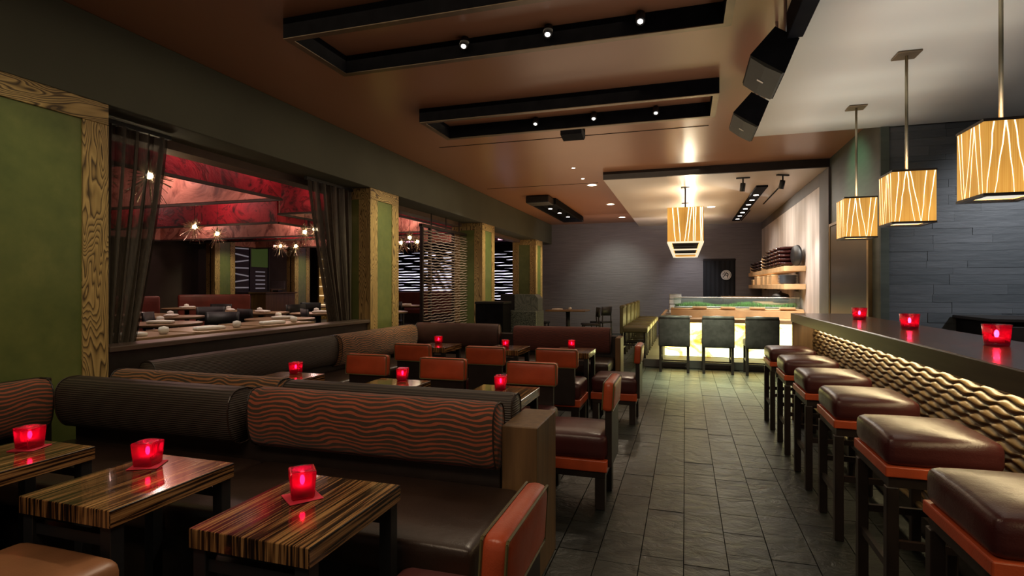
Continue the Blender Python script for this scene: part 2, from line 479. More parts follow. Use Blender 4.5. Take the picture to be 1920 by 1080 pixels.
# ------------------------------------------------------------------ mesh helpers
class MB:
    def __init__(s):
        s.bm = bmesh.new()

    def _merge(s, bm, mtx=None):
        if mtx is not None:
            bmesh.ops.transform(bm, matrix=mtx, verts=bm.verts)
        me = bpy.data.meshes.new('t')
        bm.to_mesh(me)
        bm.free()
        s.bm.from_mesh(me)
        bpy.data.meshes.remove(me)
        return s

    def box(s, lo, hi, bev=0, seg=1, rot=None):
        lo, hi = Vector(lo), Vector(hi)
        b = bmesh.new()
        bmesh.ops.create_cube(b, size=1)
        d = hi - lo
        bmesh.ops.scale(b, vec=d, verts=b.verts)
        if bev:
            bmesh.ops.bevel(b, geom=b.edges[:], offset=bev, segments=seg, profile=.5, affect='EDGES')
        m = Matrix.Translation((lo + hi) / 2)
        if rot:
            m = m @ rot
        return s._merge(b, m)

    def cyl(s, c, r, h, n=16, r2=None, axis='Z', cap=True):
        b = bmesh.new()
        bmesh.ops.create_cone(b, cap_ends=cap, segments=n, radius1=r, radius2=r if r2 is None else r2, depth=h)
        m = Matrix.Translation(Vector(c) + (Vector((0, 0, h / 2)) if axis == 'Z' else Vector((0, 0, 0))))
        if axis == 'X':
            m = m @ Matrix.Rotation(PI / 2, 4, 'Y')
        if axis == 'Y':
            m = m @ Matrix.Rotation(PI / 2, 4, 'X')
        return s._merge(b, m)

    def bar(s, a, b_, r, n=6):
        a, b_ = Vector(a), Vector(b_)
        d = b_ - a
        b = bmesh.new()
        bmesh.ops.create_cone(b, cap_ends=True, segments=n, radius1=r, radius2=r, depth=d.length)
        m = Matrix.Translation((a + b_) / 2) @ d.to_track_quat('Z', 'Y').to_matrix().to_4x4()
        return s._merge(b, m)

    def sphere(s, c, r, seg=12, rings=8, sc=(1, 1, 1)):
        b = bmesh.new()
        bmesh.ops.create_uvsphere(b, u_segments=seg, v_segments=rings, radius=r)
        bmesh.ops.scale(b, vec=sc, verts=b.verts)
        return s._merge(b, Matrix.Translation(c))

    def lathe(s, prof, n=20, c=(0, 0, 0)):
        b = bmesh.new()
        rings = []
        for r, z in prof:
            if r < 1e-5:
                rings.append([b.verts.new((0, 0, z))])
            else:
                rings.append([b.verts.new((r * math.cos(2 * PI * i / n), r * math.sin(2 * PI * i / n), z)) for i in range(n)])
        for p, q in zip(rings, rings[1:]):
            for i in range(n):
                j = (i + 1) % n
                if len(p) == 1 and len(q) == 1:
                    continue
                if len(p) == 1:
                    b.faces.new((p[0], q[i], q[j]))
                elif len(q) == 1:
                    b.faces.new((p[i], p[j], q[0]))
                else:
                    b.faces.new((p[i], p[j], q[j], q[i]))
        bmesh.ops.recalc_face_normals(b, faces=b.faces)
        return s._merge(b, Matrix.Translation(c))

    def prism(s, pts, axis, a, b_):
        """polygon pts (2D) extruded along axis from a to b_"""
        b = bmesh.new()
        def P(p, t):
            return {'X': (t, p[0], p[1]), 'Y': (p[0], t, p[1]), 'Z': (p[0], p[1], t)}[axis]
        v0 = [b.verts.new(P(p, a)) for p in pts]
        v1 = [b.verts.new(P(p, b_)) for p in pts]
        k = len(pts)
        b.faces.new(v0)
        b.faces.new(v1[::-1])
        for i in range(k):
            b.faces.new((v0[i], v1[i], v1[(i + 1) % k], v0[(i + 1) % k]))
        bmesh.ops.recalc_face_normals(b, faces=b.faces)
        return s._merge(b)

    def soft(s, lo, hi, r=.04, bulge=0, n=4, side=0):
        """upholstered box: rounded edges and a crowned top"""
        lo, hi = Vector(lo), Vector(hi)
        half = (hi - lo) / 2
        c = (lo + hi) / 2
        r = min(r, min(half) * .98)
        def lines(h):
            q = [-h, -h + r * .12, -h + r * .38, -h + r]
            inner = h - r
            mid = [-inner + 2 * inner * i / n for i in range(1, n)]
            return q + mid + [-t for t in q[::-1]]
        L = [lines(half[i]) for i in range(3)]
        b = bmesh.new()
        cache = {}
        def V(p):
            k = tuple(round(t, 6) for t in p)
            if k not in cache:
                p = Vector(p)
                q = Vector([max(-(half[i] - r), min(half[i] - r, p[i])) for i in range(3)])
                d = p - q
                if d.length > 1e-9:
                    p = q + d.normalized() * r
                fx = max(0, 1 - (p.x / half.x) ** 2)
                fy = max(0, 1 - (p.y / half.y) ** 2)
                fz = max(0, 1 - (p.z / half.z) ** 2)
                if p.z > 0:
                    p.z += bulge * (fx * fy) ** .6
                if side:
                    p.y += math.copysign(side * (fx * fz) ** .6, p.y) if abs(p.y) > half.y * .5 else 0
                cache[k] = b.verts.new(p)
            return cache[k]
        for ax in range(3):
            u, w_ = [(1, 2), (2, 0), (0, 1)][ax]
            for sg in (-1, 1):
                for i in range(len(L[u]) - 1):
                    for j in range(len(L[w_]) - 1):
                        qs = []
                        for di, dj in ((0, 0), (1, 0), (1, 1), (0, 1)):
                            p = [0, 0, 0]
                            p[ax] = sg * half[ax]
                            p[u] = L[u][i + di]
                            p[w_] = L[w_][j + dj]
                            qs.append(V(p))
                        if sg < 0:
                            qs = qs[::-1]
                        if len(set(qs)) == 4:
                            b.faces.new(qs)
        return s._merge(b, Matrix.Translation(c))

    def mesh(s, smooth=False):
        me = bpy.data.meshes.new('mesh')
        s.bm.to_mesh(me)
        s.bm.free()
        if smooth:
            me.polygons.foreach_set('use_smooth', [True] * len(me.polygons))
        return me


def obj(name, mb, mat, parent=None, loc=(0, 0, 0), rot=(0, 0, 0), smooth=False):
    me = mb.mesh(smooth) if isinstance(mb, MB) else mb
    if not me.materials:
        me.materials.append(M[mat] if isinstance(mat, str) else mat)
    o = bpy.data.objects.new(name, me)
    o.location = loc
    o.rotation_euler = rot
    COL.objects.link(o)
    if parent:
        o.parent = parent
    return o


def tag(o, label=None, cat=None, group=None, kind=None):
    if label:
        o['label'] = label
    if cat:
        o['category'] = cat
    if group:
        o['group'] = group
    if kind:
        o['kind'] = kind
    return o


def thing(name, label, cat, loc=(0, 0, 0), rz=0, group=None):
    o = bpy.data.objects.new(name, None)
    o.location = loc
    o.rotation_euler = (0, 0, rz)
    o.empty_display_size = .1
    COL.objects.link(o)
    return tag(o, label, cat, group)


def single(name, mb, mat, label, cat, loc=(0, 0, 0), rot=(0, 0, 0), group=None, smooth=False):
    return tag(obj(name, mb, mat, None, loc, rot, smooth), label, cat, group)


def struct(name, mb, mat, parent=None, loc=(0, 0, 0), rot=(0, 0, 0), smooth=False):
    o = obj(name, mb, mat, parent, loc, rot, smooth)
    if not parent:
        o['kind'] = 'structure'
    return o


def dup(root, loc, rz=None, label=None):
    def rec(o, par):
        c = o.copy()
        COL.objects.link(c)
        if par:
            c.parent = par
        for ch in o.children:
            rec(ch, c)
        return c
    r = rec(root, None)
    r.location = loc
    if rz is not None:
        r.rotation_euler = (0, 0, rz)
    if label:
        r['label'] = label
    return r


ORD = ['first', 'second', 'third', 'fourth', 'fifth', 'sixth', 'seventh', 'eighth', 'ninth', 'tenth', 'eleventh', 'twelfth', 'thirteenth', 'fourteenth']
XC = -3.74          # plane of the column faces and the beam
ZC = 3.14           # main ceiling
ZB = 3.0            # ceiling over the bar
ZS = 3.02           # ceiling over the sushi counter
ZBEAM = 2.57
YB = 15.8           # back wall
XR = 1.94           # right wall

# ------------------------------------------------------------------ room shell
fl = struct('floor', MB().box((-13.2, -2.5, -.25), (6.5, 17.4, -.014)), 'grout')
# slate tiles: three courses lengths, laid in staggered columns along the room
TW = .204
unit = MB().box((-.5, -.5, -.013), (.5, .5, 0)).mesh()
cands, rest = [], []
ncol = 0
xx = -3.68
while xx < 4.6:
    y = .5 + random.random() * .25
    while y < YB - .05:
        L = random.choice((.26, .30, .34, .40))
        lim = 9.42 if xx > -.70 else YB
        if xx > XR - .1:
            lim = 6.6
        if y + L > lim:
            L = lim - y
        if L > .06:
            t = (xx + TW / 2, y + L / 2, L, random.uniform(-.0015, .0015))
            inn = -.66 < xx + TW / 2 < 1.3 and 1.0 < t[1] < 9.5
            (cands if inn else rest).append(t)
        y += max(L, .05)
    xx += TW
cands.sort(key=lambda t: t[0] ** 2 + t[1] ** 2)
rest += cands[298:]
me_tile = None
for (tx, ty, L, tz) in cands[:298]:
    o = obj('slate_tile', unit, 'slate', fl, (tx, ty, tz))
    o.scale = (TW - .0045, L - .0045, 1)
mb = MB()
for (tx, ty, L, tz) in rest:
    w2, l2 = TW / 2 - .003, L / 2 - .003
    vs = [mb.bm.verts.new((tx + a * w2, ty + b * l2, z + tz)) for z in (-.013, 0) for a, b in ((-1, -1), (1, -1), (1, 1), (-1, 1))]
    mb.bm.faces.new(vs[4:8])
    for i in range(4):
        j = (i + 1) % 4
        mb.bm.faces.new((vs[i], vs[j], vs[4 + j], vs[4 + i]))
o = obj('slate_tiles', mb, 'slate', fl)
o['kind'] = 'stuff'

struct('ceiling', MB().box((XC - .4, -2.5, ZC), (4.6, YB + .2, ZC + .2)), 'ceil_main')
struct('ceiling_bar', MB().box((.676, -2.5, ZB), (4.6, 6.66, ZC - .001)), 'ceil_bar')
struct('ceiling_sushi', MB().box((-1.24, 8.80, ZS), (XR, YB - .001, ZC - .001)), 'ceil_sushi')
struct('trim_1', MB().box((-1.24, 8.75, ZS), (XR - .002, 8.798, ZC - .001)), 'dark_wood')
# thin slots in the ceiling
struct('trim_2', MB().box((-3.05, 6.55, ZC - .003), (.25, 6.57, ZC + .001)), 'black_paint')
struct('trim_3', MB().box((-3.5, 9.60, ZC - .003), (-1.45, 9.62, ZC + .001)), 'black_paint')
struct('wall_back', MB().box((XC - .6, YB, 0), (XR + .3, YB + .15, ZC)), 'strip_stone')
# right wall: pier, pale stone field, door leaf
wr = struct('wall_right', MB().box((XR, 6.68, 0), (XR + .3, YB, ZC)), 'green_slate')
obj('pale_panel', MB().box((XR - .025, 9.26, .0), (XR, YB - .01, 2.83)), 'pale_stone', wr)
obj('stone_border', MB().box((XR - .028, 8.70, 0), (XR, 9.258, ZC - .13)), 'grey_wall', wr)
obj('stone_border', MB().box((XR - .028, 9.26, 2.832), (XR, YB - .01, ZS - .001)), 'grey_wall', wr)
plain('door_wood', (.024, .014, .013), .35, vary=.3, scale=3)
dr = struct('door_1', MB().box((XR - .02, 6.98, .0), (XR, 8.62, 2.16), .004), 'door_wood')
obj('brass_trim', MB().box((XR - .04, 6.90, 0), (XR, 6.96, 2.2)), 'brass', dr)
obj('brass_trim', MB().box((XR - .03, 8.64, 0), (XR, 8.67, 2.2)), 'brass', dr)
obj('door_head', MB().box((XR - .03, 6.97, 2.165), (XR, 8.63, 2.2)), 'bronze', dr)
# slate brick wall behind the bar
ws = struct('wall_bar', MB().box((XR + .302, 6.70, 0), (5.2, 6.95, ZC)), 'grey_wall')
struct('trim_4', MB().box((XR + .001, 6.64, 0), (XR + .08, 6.679, ZB - .001)), 'green_slate')
bz = .70
row = 0
while bz < 2.99:
    h_ = random.choice((.055, .07, .08, .10))
    h_ = min(h_, 2.995 - bz)
    if h_ < .03:
        break
    bx = XR + .085 - random.random() * .3
    while bx < 4.9:
        L = random.choice((.35, .5, .62, .8))
        a, b = max(bx, XR + .085), min(bx + L, 4.95)
        if b - a > .03:
            p = random.uniform(0, .007)
            o = obj('brick', unit, 'slate_brick', ws, ((a + b) / 2, 6.698, bz + h_ / 2), (PI / 2, 0, 0))
            # unit top face looks along -Y after the turn
            me = MB().box((-(b - a) / 2 + .001, -.02 - p, -h_ / 2 + .0008), ((b - a) / 2 - .001, .0, h_ / 2 - .0008)).mesh()
            o.data = me
            me.materials.append(M['slate_brick'])
            o.rotation_euler = (0, 0, 0)
        bx += L
    bz += h_
# right outer wall
struct('wall_right_outer', MB().box((5.2, -2.5, 0), (5.4, 6.95, ZC)), 'grey_wall')
# left: beam over the openings
struct('wall_left', MB().box((XC - .42, -2.5, ZBEAM), (XC, YB - .001, ZC - .001), .004), 'beam_paint')
plain('soffit', (.12, .075, .055), .7)
struct('trim_5', MB().box((XC - .62, -2.5, 2.50), (XC - .43, YB - .01, ZC - .001)), 'soffit')
# dining room shell
struct('floor_dining', MB().box((-13.2, -.5, .0), (XC - .46, 17.2, .18)), 'dining_floor')
struct('ceiling_dining', MB().box((-13.2, -.5, 3.3), (XC - .43, 17.2, 3.4)), 'dining_ceiling')
struct('wall_dining_left', MB().box((-13.3, -.5, 0), (-13.0, 17.2, 3.3)), 'brown_wall')
struct('wall_dining_back', MB().box((-13.0, 17.0, 0), (XC - .61, 17.2, 3.3)), 'brown_wall')
struct('wall_dining_front', MB().box((-13.0, -.6, 0), (XC - .43, -.4, 3.3)), 'brown_wall')


# ------------------------------------------------------------------ columns
def column(y0, y1, x0, x1, z1, label, z0=0.0):
    """green plaster panels in a wood frame; visible faces +X and -Y"""
    t = thing('panelled_column', label, 'column', ((x0 + x1) / 2, (y0 + y1) / 2, z0), 0, 'green columns')
    cx, cy = (x0 + x1) / 2, (y0 + y1) / 2
    X0, X1, Y0, Y1 = x0 - cx, x1 - cx, y0 - cy, y1 - cy
    H = z1 - z0
    s = min(.17, (y1 - y0) * .25)
    obj('core', MB().box((X0 + .03, Y0 + .03, 0), (X1 - .03, Y1 - .03, H)), 'dark_wood', t)
    obj('panel', MB().box((X1 - .03, Y0 + s, .02), (X1 - .012, Y1 - s, H - .14)), 'green_plaster', t)
    obj('panel', MB().box((X0 + s, Y0 + .012, .02), (X1 - s, Y0 + .03, H - .14)), 'green_plaster', t)
    for ya, yb in ((Y0, Y0 + s), (Y1 - s, Y1)):
        obj('stile', MB().box((X1 - .03, ya, 0), (X1, yb, H - .141), .003), 'grain_wood', t)
    for xa, xb in ((X0, X0 + s), (X1 - s, X1 - .031)):
        obj('stile', MB().box((xa, Y0, 0), (xb, Y0 + .03, H - .141), .003), 'grain_wood', t)
    obj('header', MB().box((X1 - .03, Y0, H - .14), (X1, Y1, H), .003), 'grain_wood_flat', t)
    obj('header', MB().box((X0, Y0, H - .14), (X1 - .031, Y0 + .03, H), .003), 'grain_wood', t)
    return t


column(1.1, 2.76, XC - .64, XC, ZBEAM - .001, 'wide olive green panel with grained wood frame at far left', .0)
column(6.03, 6.74, XC - .64, XC, ZBEAM - .001, 'olive column with grained wood frame beside the right curtain')
column(10.0, 10.72, XC - .64, XC, ZBEAM - .001, 'olive column just behind the hanging woven screen')
column(14.0, 14.7, XC - .64, XC, ZBEAM - .001, 'farthest olive column, behind the granite stand')
column(11.7, 12.4, -12.3, -12.0, 3.2, 'olive column deep in the dining room, left of the podium', .181)
column(14.0, 14.7, -11.6, -11.3, 3.2, 'olive column deep in the dining room, right of the podium', .181)

# half wall with ledge between the first two columns
hw = thing('half_wall', 'dark half wall with wooden ledge below the curtained opening', 'wall', (XC - .1, 4.4, 0))
obj('wall_core', MB().box((-.06, -1.63, 0), (.06, 1.62, .88)), 'dark_wood', hw)
obj('ledge', MB().box((-.13, -1.63, .882), (.10, 1.62, .922), .006), 'sill', hw)

# ------------------------------------------------------------------ lounge furniture
def cushion_roll(name, L, mat, parent, loc, rz, h=.285, d=.16, piping='dark_wood'):
    """bolster back cushion, length along local X, flat D profile"""
    N = 22
    prof = []
    for i in range(N):
        a = 2 * PI * i / N
        c, s = math.cos(a), math.sin(a)
        prof.append((math.copysign(abs(c) ** .75, c) * d / 2 * (1.0 + .15 * s), math.copysign(abs(s) ** .85, s) * h / 2))
    b = bmesh.new()
    rings = []
    xs = [-L / 2 + .004, -L / 2 + .010, -L / 2 + .03] + [-L / 2 + .03 + (L - .06) * i / 10 for i in range(1, 10)] + [L / 2 - .03, L / 2 - .010, L / 2 - .004]
    for xv in xs:
        e = 1 - max(0, abs(xv) - (L / 2 - .03)) / .03 * .05
        rings.append([b.verts.new((xv, p[0] * e, p[1] * e)) for p in prof])
    for p, q in zip(rings, rings[1:]):
        for i in range(N):
            j = (i + 1) % N
            b.faces.new((p[i], q[i], q[j], p[j]))
    for ring, sg in ((rings[0], -1), (rings[-1], 1)):
        cv = b.verts.new((sg * (L / 2 + .004), 0, 0))
        for i in range(N):
            j = (i + 1) % N
            b.faces.new((ring[i], ring[j], cv))
    bmesh.ops.recalc_face_normals(b, faces=b.faces)
    arc = [0]
    for i in range(N):
        p, q = prof[i], prof[(i + 1) % N]
        arc.append(arc[-1] + math.hypot(p[0] - q[0], p[1] - q[1]))
    where = {}
    for ring in rings:
        for i, v in enumerate(ring):
            where[v] = i
    uvl = b.loops.layers.uv.new('UVMap')
    for f in b.faces:
        ks = [where.get(l.vert, -1) for l in f.loops]
        cap = -1 in ks
        for l, k in zip(f.loops, ks):
            if cap:
                l[uvl].uv = (l.vert.co.y * 1.2 + 5, l.vert.co.z + .6 * l.vert.co.y)
            else:
                l[uvl].uv = (l.vert.co.x + loc[0], arc[N] if (k == 0 and N - 1 in ks) else arc[k])
    m = MB()
    m._merge(b)
    o = obj(name, m, mat, parent, loc, (0, 0, rz), smooth=True)
    for sg in (-1, 1):
        pm = MB()
        pts = [(sg * (L / 2 - .004), p[0] * .985, p[1] * .985) for p in prof]
        for i in range(N):
            pm.bar(pts[i], pts[(i + 1) % N], .004, 5)
        obj('piping', pm, piping, o)
    return o


def seat_block(parent, x0, x1, y0, y1, z=.45, mat='bench_leather', n=1):
    L = (x1 - x0) / n
    for i in range(n):
        obj('seat', MB().soft((x0 + i * L + .003, y0, z - .15), (x0 + (i + 1) * L - .003, y1, z - .012), .035, .014), mat, parent, smooth=True)


# near pair of banquettes, back to back
YN = 2.46
bq = thing('double_banquette', 'long back to back banquette in the foreground with bolster cushions', 'banquette', (-2.05, YN, 0))
obj('back_panel', MB().box((-1.42, -.10, 0), (1.25, .17, .66), .004), 'dark_wood', bq)
tag(obj('end_panel', MB().box((1.255, -.085, 0), (1.42, .29, .705), .004), 'brown_wood', bq), 'brown wood end panel')
obj('plinth', MB().box((-1.40, -.62, 0), (1.30, -.11, .29), .004), 'dark_wood', bq)
obj('plinth', MB().box((-1.40, .18, 0), (1.25, .50, .29), .004), 'dark_wood', bq)
seat_block(bq, -1.42, 1.36, -.71, -.105, n=2)
seat_block(bq, -1.42, 1.25, .175, .60, n=2)
tag(cushion_roll('bolster', 1.24, 'rib_fabric', bq, (-.765, -.135, .665), 0, .29, .21, piping='bench_leather'), 'dark ribbed bolster')
tag(cushion_roll('bolster', 1.33, 'wave_fabric', bq, (.59, -.115, .665), 0, .30), 'bolster in orange wavy stripes')
tag(cushion_roll('bolster', 1.27, 'wave_fabric_gold', bq, (-.76, .16, .672), PI, .28), 'bolster in gold wavy stripes')
tag(cushion_roll('bolster', 1.36, 'rib_fabric', bq, (.57, .17, .665), PI, .28, piping='bench_leather'), 'dark ribbed bolster')

# wall banquette under the curtained opening, bench along the room
bw = thing('side_banquette', 'brown banquette along the half wall below the dining room ledge', 'banquette', (-3.55, 4.65, 0))
obj('back_panel', MB().box((-.10, -1.85, 0), (-.02, 2.08, .70), .004), 'dark_wood', bw)
obj('plinth', MB().box((-.02, -1.44, 0), (.42, 1.58, .29)), 'dark_wood', bw)
obj('seat', MB().soft((-.02, -1.44, .30), (.47, 1.60, .44), .035, .012), 'bench_leather', bw, smooth=True)
tag(cushion_roll('bolster', 2.1, 'rib_fabric', bw, (.00, -.72, .665), PI / 2, .31, .17), 'dark leather bolster')
tag(cushion_roll('bolster', 1.72, 'wave_fabric_gold', bw, (.02, 1.20, .655), PI / 2, .34, .20), 'bolster in gold wavy stripes')

# corner bench along the first column
bc = thing('corner_banquette', 'dark wall bench with wavy cushion under the wide green panel', 'banquette', (-3.58, 1.45, 0))
obj('back_panel', MB().box((-.14, -1.0, 0), (-.04, .88, .79), .004), 'dark_wood', bc)
obj('plinth', MB().box((-.03, -1.0, 0), (.50, .28, .29)), 'dark_wood', bc)
obj('seat', MB().soft((-.03, -1.0, .30), (.56, .26, .44), .035, .012), 'bench_leather', bc, smooth=True)
cushion_roll('bolster', 1.7, 'wave_fabric', bc, (.02, -.05, .655), PI / 2, .30, .17)

# far banquette facing the camera
bf = thing('far_banquette', 'far banquette facing the camera, brown and dark red bolsters', 'banquette', (-2.2, 7.1, 0))
obj('back_panel', MB().box((-1.42, .0, 0), (1.36, .14, .70), .004), 'dark_wood', bf)
obj('end_panel', MB().box((1.362, -.12, 0), (1.43, .22, .69), .004), 'brown_wood', bf)
obj('plinth', MB().box((-1.22, -.60, 0), (1.28, -.01, .29)), 'dark_wood', bf)
seat_block(bf, -1.22, 1.35, -.66, -.005, n=2)
leather('brown_leather', (.075, .034, .029), .45)
tag(cushion_roll('bolster', 1.22, 'brown_leather', bf, (-.80, -.05, .665), 0, .33, .17), 'plain brown leather bolster')
tag(cushion_roll('bolster', 1.28, 'wave_fabric_dark', bf, (.66, -.05, .65), 0, .33, .17), 'dark red bolster with fine waves')


def make_table(loc, label, w=.40, d=.48):
    t = thing('lounge_table', label, 'table', loc, 0, 'striped lounge tables')
    obj('tabletop', MB().box((-w / 2, -d / 2, .605), (w / 2, d / 2, .66), .002), 'zebrano', t)
    for sx in (-1, 1):
        for sy in (-1, 1):
            obj('leg', MB().box((sx * (w / 2 - .03) - .022, sy * (d / 2 - .03) - .022, 0), (sx * (w / 2 - .03) + .022, sy * (d / 2 - .03) + .022, .604), .002), 'black_metal', t)
    for sy in (-1, 1):
        obj('rail', MB().box((-w / 2 + .053, sy * (d / 2 - .03) - .012, .54), (w / 2 - .053, sy * (d / 2 - .03) + .012, .575)), 'black_metal', t)
    return t


pos_near = [(-2.58, 1.46), (-1.85, 1.46), (-1.125, 1.44)]
pos_mid = [(-2.86, 3.40), (-1.94, 3.36), (-1.13, 3.34)]
pos_far = [(-2.72, 5.80), (-1.88, 5.80), (-1.13, 5.78)]
lab_t = ['striped wood table, leftmost of the front row, cut by the frame', 'striped wood table, middle of the front row, above the tan seat',
         'striped wood table nearest the camera, right of the front row',
         'glossy striped table, left of the middle row, before the red chairs', 'glossy striped table, middle of the middle row',
         'glossy striped table, right end of the middle row by the aisle',
         'small striped table, left of the far row by brown bolster', 'small striped table, middle of the far row',
         'small striped table, right end of the far row by the aisle']
tab0 = None
for (px, py), lb in zip(pos_near + pos_mid + pos_far, lab_t):
    if tab0 is None:
        tab0 = make_table((px, py, 0), lb)
    else:
        dup(tab0, (px, py, 0), 0, lb)


def make_candle(loc, label, rz=.4):
    """square red votive glass: outer walls, round well, wax and flame"""
    t = thing('candle', label, 'candle', loc, rz, 'red glass candles')
    b = MB()
    b.box((-.041, -.041, 0), (.041, .041, .088), .007, 3)
    for v in b.bm.verts:
        k = .84 + .16 * v.co.z / .088
        v.co.x *= k
        v.co.y *= k
    # sink a round well into the top
    g = MB()
    g.lathe([(.033, .0883), (.031, .05), (.028, .020), (0, .019)], 20)
    gl = obj('glass', b, 'red_glass', t, smooth=False)
    obj('well', g, 'red_glass', gl, smooth=True)
    rim = MB().lathe([(.0325, .088), (.0352, .0902), (.0365, .088)], 20)
    obj('rim', rim, 'clear_glass', gl, smooth=True)
    obj('wax', MB().lathe([(0, .0365), (.022, .036), (.025, .033), (.025, .021), (0, .021)], 16), 'wax', t, smooth=True)
    obj('flame', MB().sphere((0, 0, .053), .008, 10, 8, (1, 1, 2.0)), 'flame', t, smooth=True)
    lamp('candle_light', 'POINT', (0, 0, .056), .45, (1, .35, .25), size=.008, parent=t)
    return t


cand0 = None
cpos = [(-2.61, 1.595, .66, 'red candle on the leftmost front table'), (-1.935, 1.575, .66, 'red candle on the middle front table'),
        (-1.17, 1.485, .66, 'red candle on the nearest striped table'),
        (-2.93, 3.86, .66, 'red candle on the left table of the middle row'), (-1.945, 3.56, .66, 'red candle on the centre table of the middle row'),
        (-1.165, 3.46, .66, 'red candle on the right table of the middle row'),
        (-2.79, 5.98, .66, 'red candle on the left table of the far row'), (-1.89, 5.78, .66, 'red candle on the centre table of the far row'),
        (-1.19, 5.97, .66, 'red candle on the right table of the far row')]
# the candles stand on their tables: keep them inside the tops
cpos = [(x_, y_, z_, l_) for (x_, y_, z_, l_) in cpos]
for i, (x_, y_, z_, l_) in enumerate(cpos):
    zz = z_ + (.0045 if i < 3 else .0005)
    rz = (.15, .25, .75, .1, .3, .2, .1, .4, .2)[i]
    if i == 3:
        x_, y_ = -2.885, 3.585
    if cand0 is None:
        cand0 = make_candle((x_, y_, zz), l_, rz)
    else:
        dup(cand0, (x_, y_, zz), rz, l_)
for i in range(3):
    x_, y_ = cpos[i][0], cpos[i][1]
    single('coaster', MB().box((-.052, -.052, 0), (.052, .052, .003), .001), 'coaster_red',
           'red square coaster under the candle on the ' + ('leftmost front table', 'middle front table', 'nearest table')[i], 'coaster',
           (x_, y_, .661), (0, 0, (.35, .5, .95)[i]), 'red coasters')


def make_chair(loc, rz, label, seatm='oxblood', up=0):
    """low lounge chair, faces local -Y... back pad at local +Y"""
    t = thing('lounge_chair', label, 'chair', loc, rz, 'red leather lounge chairs')
    obj('seat', MB().soft((-.215, -.22, .295 + up), (.215, .22, .448 + up), .04, .014), seatm, t, smooth=True)
    obj('seat_band', MB().box((-.217, -.222, .230 + up), (.217, .222, .298 + up), .006, 2), 'orange', t)
    for sx in (-1, 1):
        for sy in (-1, 1):
            obj('leg', MB().box((sx * .165 - .036, sy * .178 - .030, 0), (sx * .165 + .036, sy * .178 + .030, .1895 + up), .003), 'dark_wood', t)
    obj('apron', MB().box((-.205, -.21, .19 + up), (.205, .21, .2295 + up), .003), 'dark_wood', t)
    obj('back_support', MB().box((-.17, .205, .25 + up), (.17, .245, .60 + up), .004), 'dark_wood', t)
    rot = Matrix.Rotation(-.06, 4, 'X')
    b = MB().soft((-.20, -.036, -.09), (.20, .036, .09), .03, 0, 4)
    bk = obj('backrest', b, 'orange', t, (0, .225, .675 + up), (-.06, 0, 0), smooth=True)
    for sy in (-.031, .031):
        pm = MB()
        pts = [(-.186, sy, -.082), (-.192, sy, -.076), (-.192, sy, .076), (-.186, sy, .082), (.186, sy, .082), (.192, sy, .076), (.192, sy, -.076), (.186, sy, -.082)]
        for k in range(8):
            pm.bar(pts[k], pts[(k + 1) % 8], .004, 5)
        obj('piping', pm, 'olive_leather', bk)
    return t


c0 = make_chair((-.645, 1.38, 0), -PI / 2, 'orange backed chair in the bottom foreground beside the aisle')
for (x_, y_, rz, l_) in (
        (-.665, 3.50, -PI / 2, 'oxblood seat chair beside the brown end panel, back to the aisle'),
        (-.665, 5.62, -PI / 2, 'oxblood seat chair at the aisle before the far banquette'),
        (-2.56, 3.86, 0, 'red backed chair behind the left middle table, facing camera'),
        (-1.85, 3.83, 0, 'red backed chair behind the centre middle table, facing camera'),
        (-1.11, 3.81, 0, 'red backed chair behind the right middle table, facing camera'),
        (-2.60, 5.20, PI, 'red chair seen from behind at the left far table'),
        (-1.82, 5.18, PI, 'red chair seen from behind at the centre far table'),
        (-1.13, 5.20, PI, 'dark red chair seen from behind at the right far table')):
    dup(c0, (x_, y_, 0), rz, l_)
# tan seat pushed in at the middle front table
ts = make_chair((-1.80, 1.0, 0), PI, 'tan leather seat at the lower left corner of the picture', 'tan', .085)

# ------------------------------------------------------------------ bar
bar = thing('bar_counter', 'long dark bar with carved wavy wood front', 'bar', (1.02, 3.7, 0))
obj('countertop', MB().box((0, -3.2, .995), (.52, 2.42, 1.07), .004), 'bar_top', bar)
obj('top_edge', MB().box((-.012, -3.2, .985), (-.0005, 2.42, 1.069), .002), 'bar_edge', bar)
obj('body', MB().box((.20, -3.2, 0), (.50, 2.38, .993)), 'dark_wood', bar)
obj('end_panel', MB().box((.0, 2.39, 0), (.50, 2.42, .984), .003), 'brown_wood', bar)
# carved front: rows of scooped ripples
g = MB()
NY, SUB, PIT = 330, 6, .034
y0, y1, z0, z1 = -3.2, 2.385, .10, .985
NR = int((z1 - z0) / PIT)


def ridge(n, y):
    if n <= 0:
        return z0
    if n >= NR:
        return z1
    return z0 + n * PIT + .0105 * math.sin(y * 2 * PI / .19 + n * 2.35 + .9 * math.sin(y * 1.3 + n * .7))


grid = []
for n in range(NR):
    for q in range(SUB + (n == NR - 1)):
        tq = q / SUB
        rowv = []
        for i in range(NY + 1):
            y = y0 + (y1 - y0) * i / NY
            a_, b_ = ridge(n, y), ridge(n + 1, y)
            rowv.append(g.bm.verts.new((.199 - .021 * math.sin(PI * tq) ** .8 * min(1, (b_ - a_) / .03), y, a_ + (b_ - a_) * tq)))
        grid.append(rowv)
for j in range(len(grid) - 1):
    for i in range(NY):
        g.bm.faces.new((grid[j][i], grid[j + 1][i], grid[j + 1][i + 1], grid[j][i + 1]))
tag(obj('carved_front', g, 'carved_wood', bar, smooth=True), 'wood front carved in rows of ripples')
tag(obj('foot_rail', MB().bar((.10, -3.2, .24), (.10, 2.38, .24), .016, 10), 'brass', bar, smooth=True), 'brass foot rail')


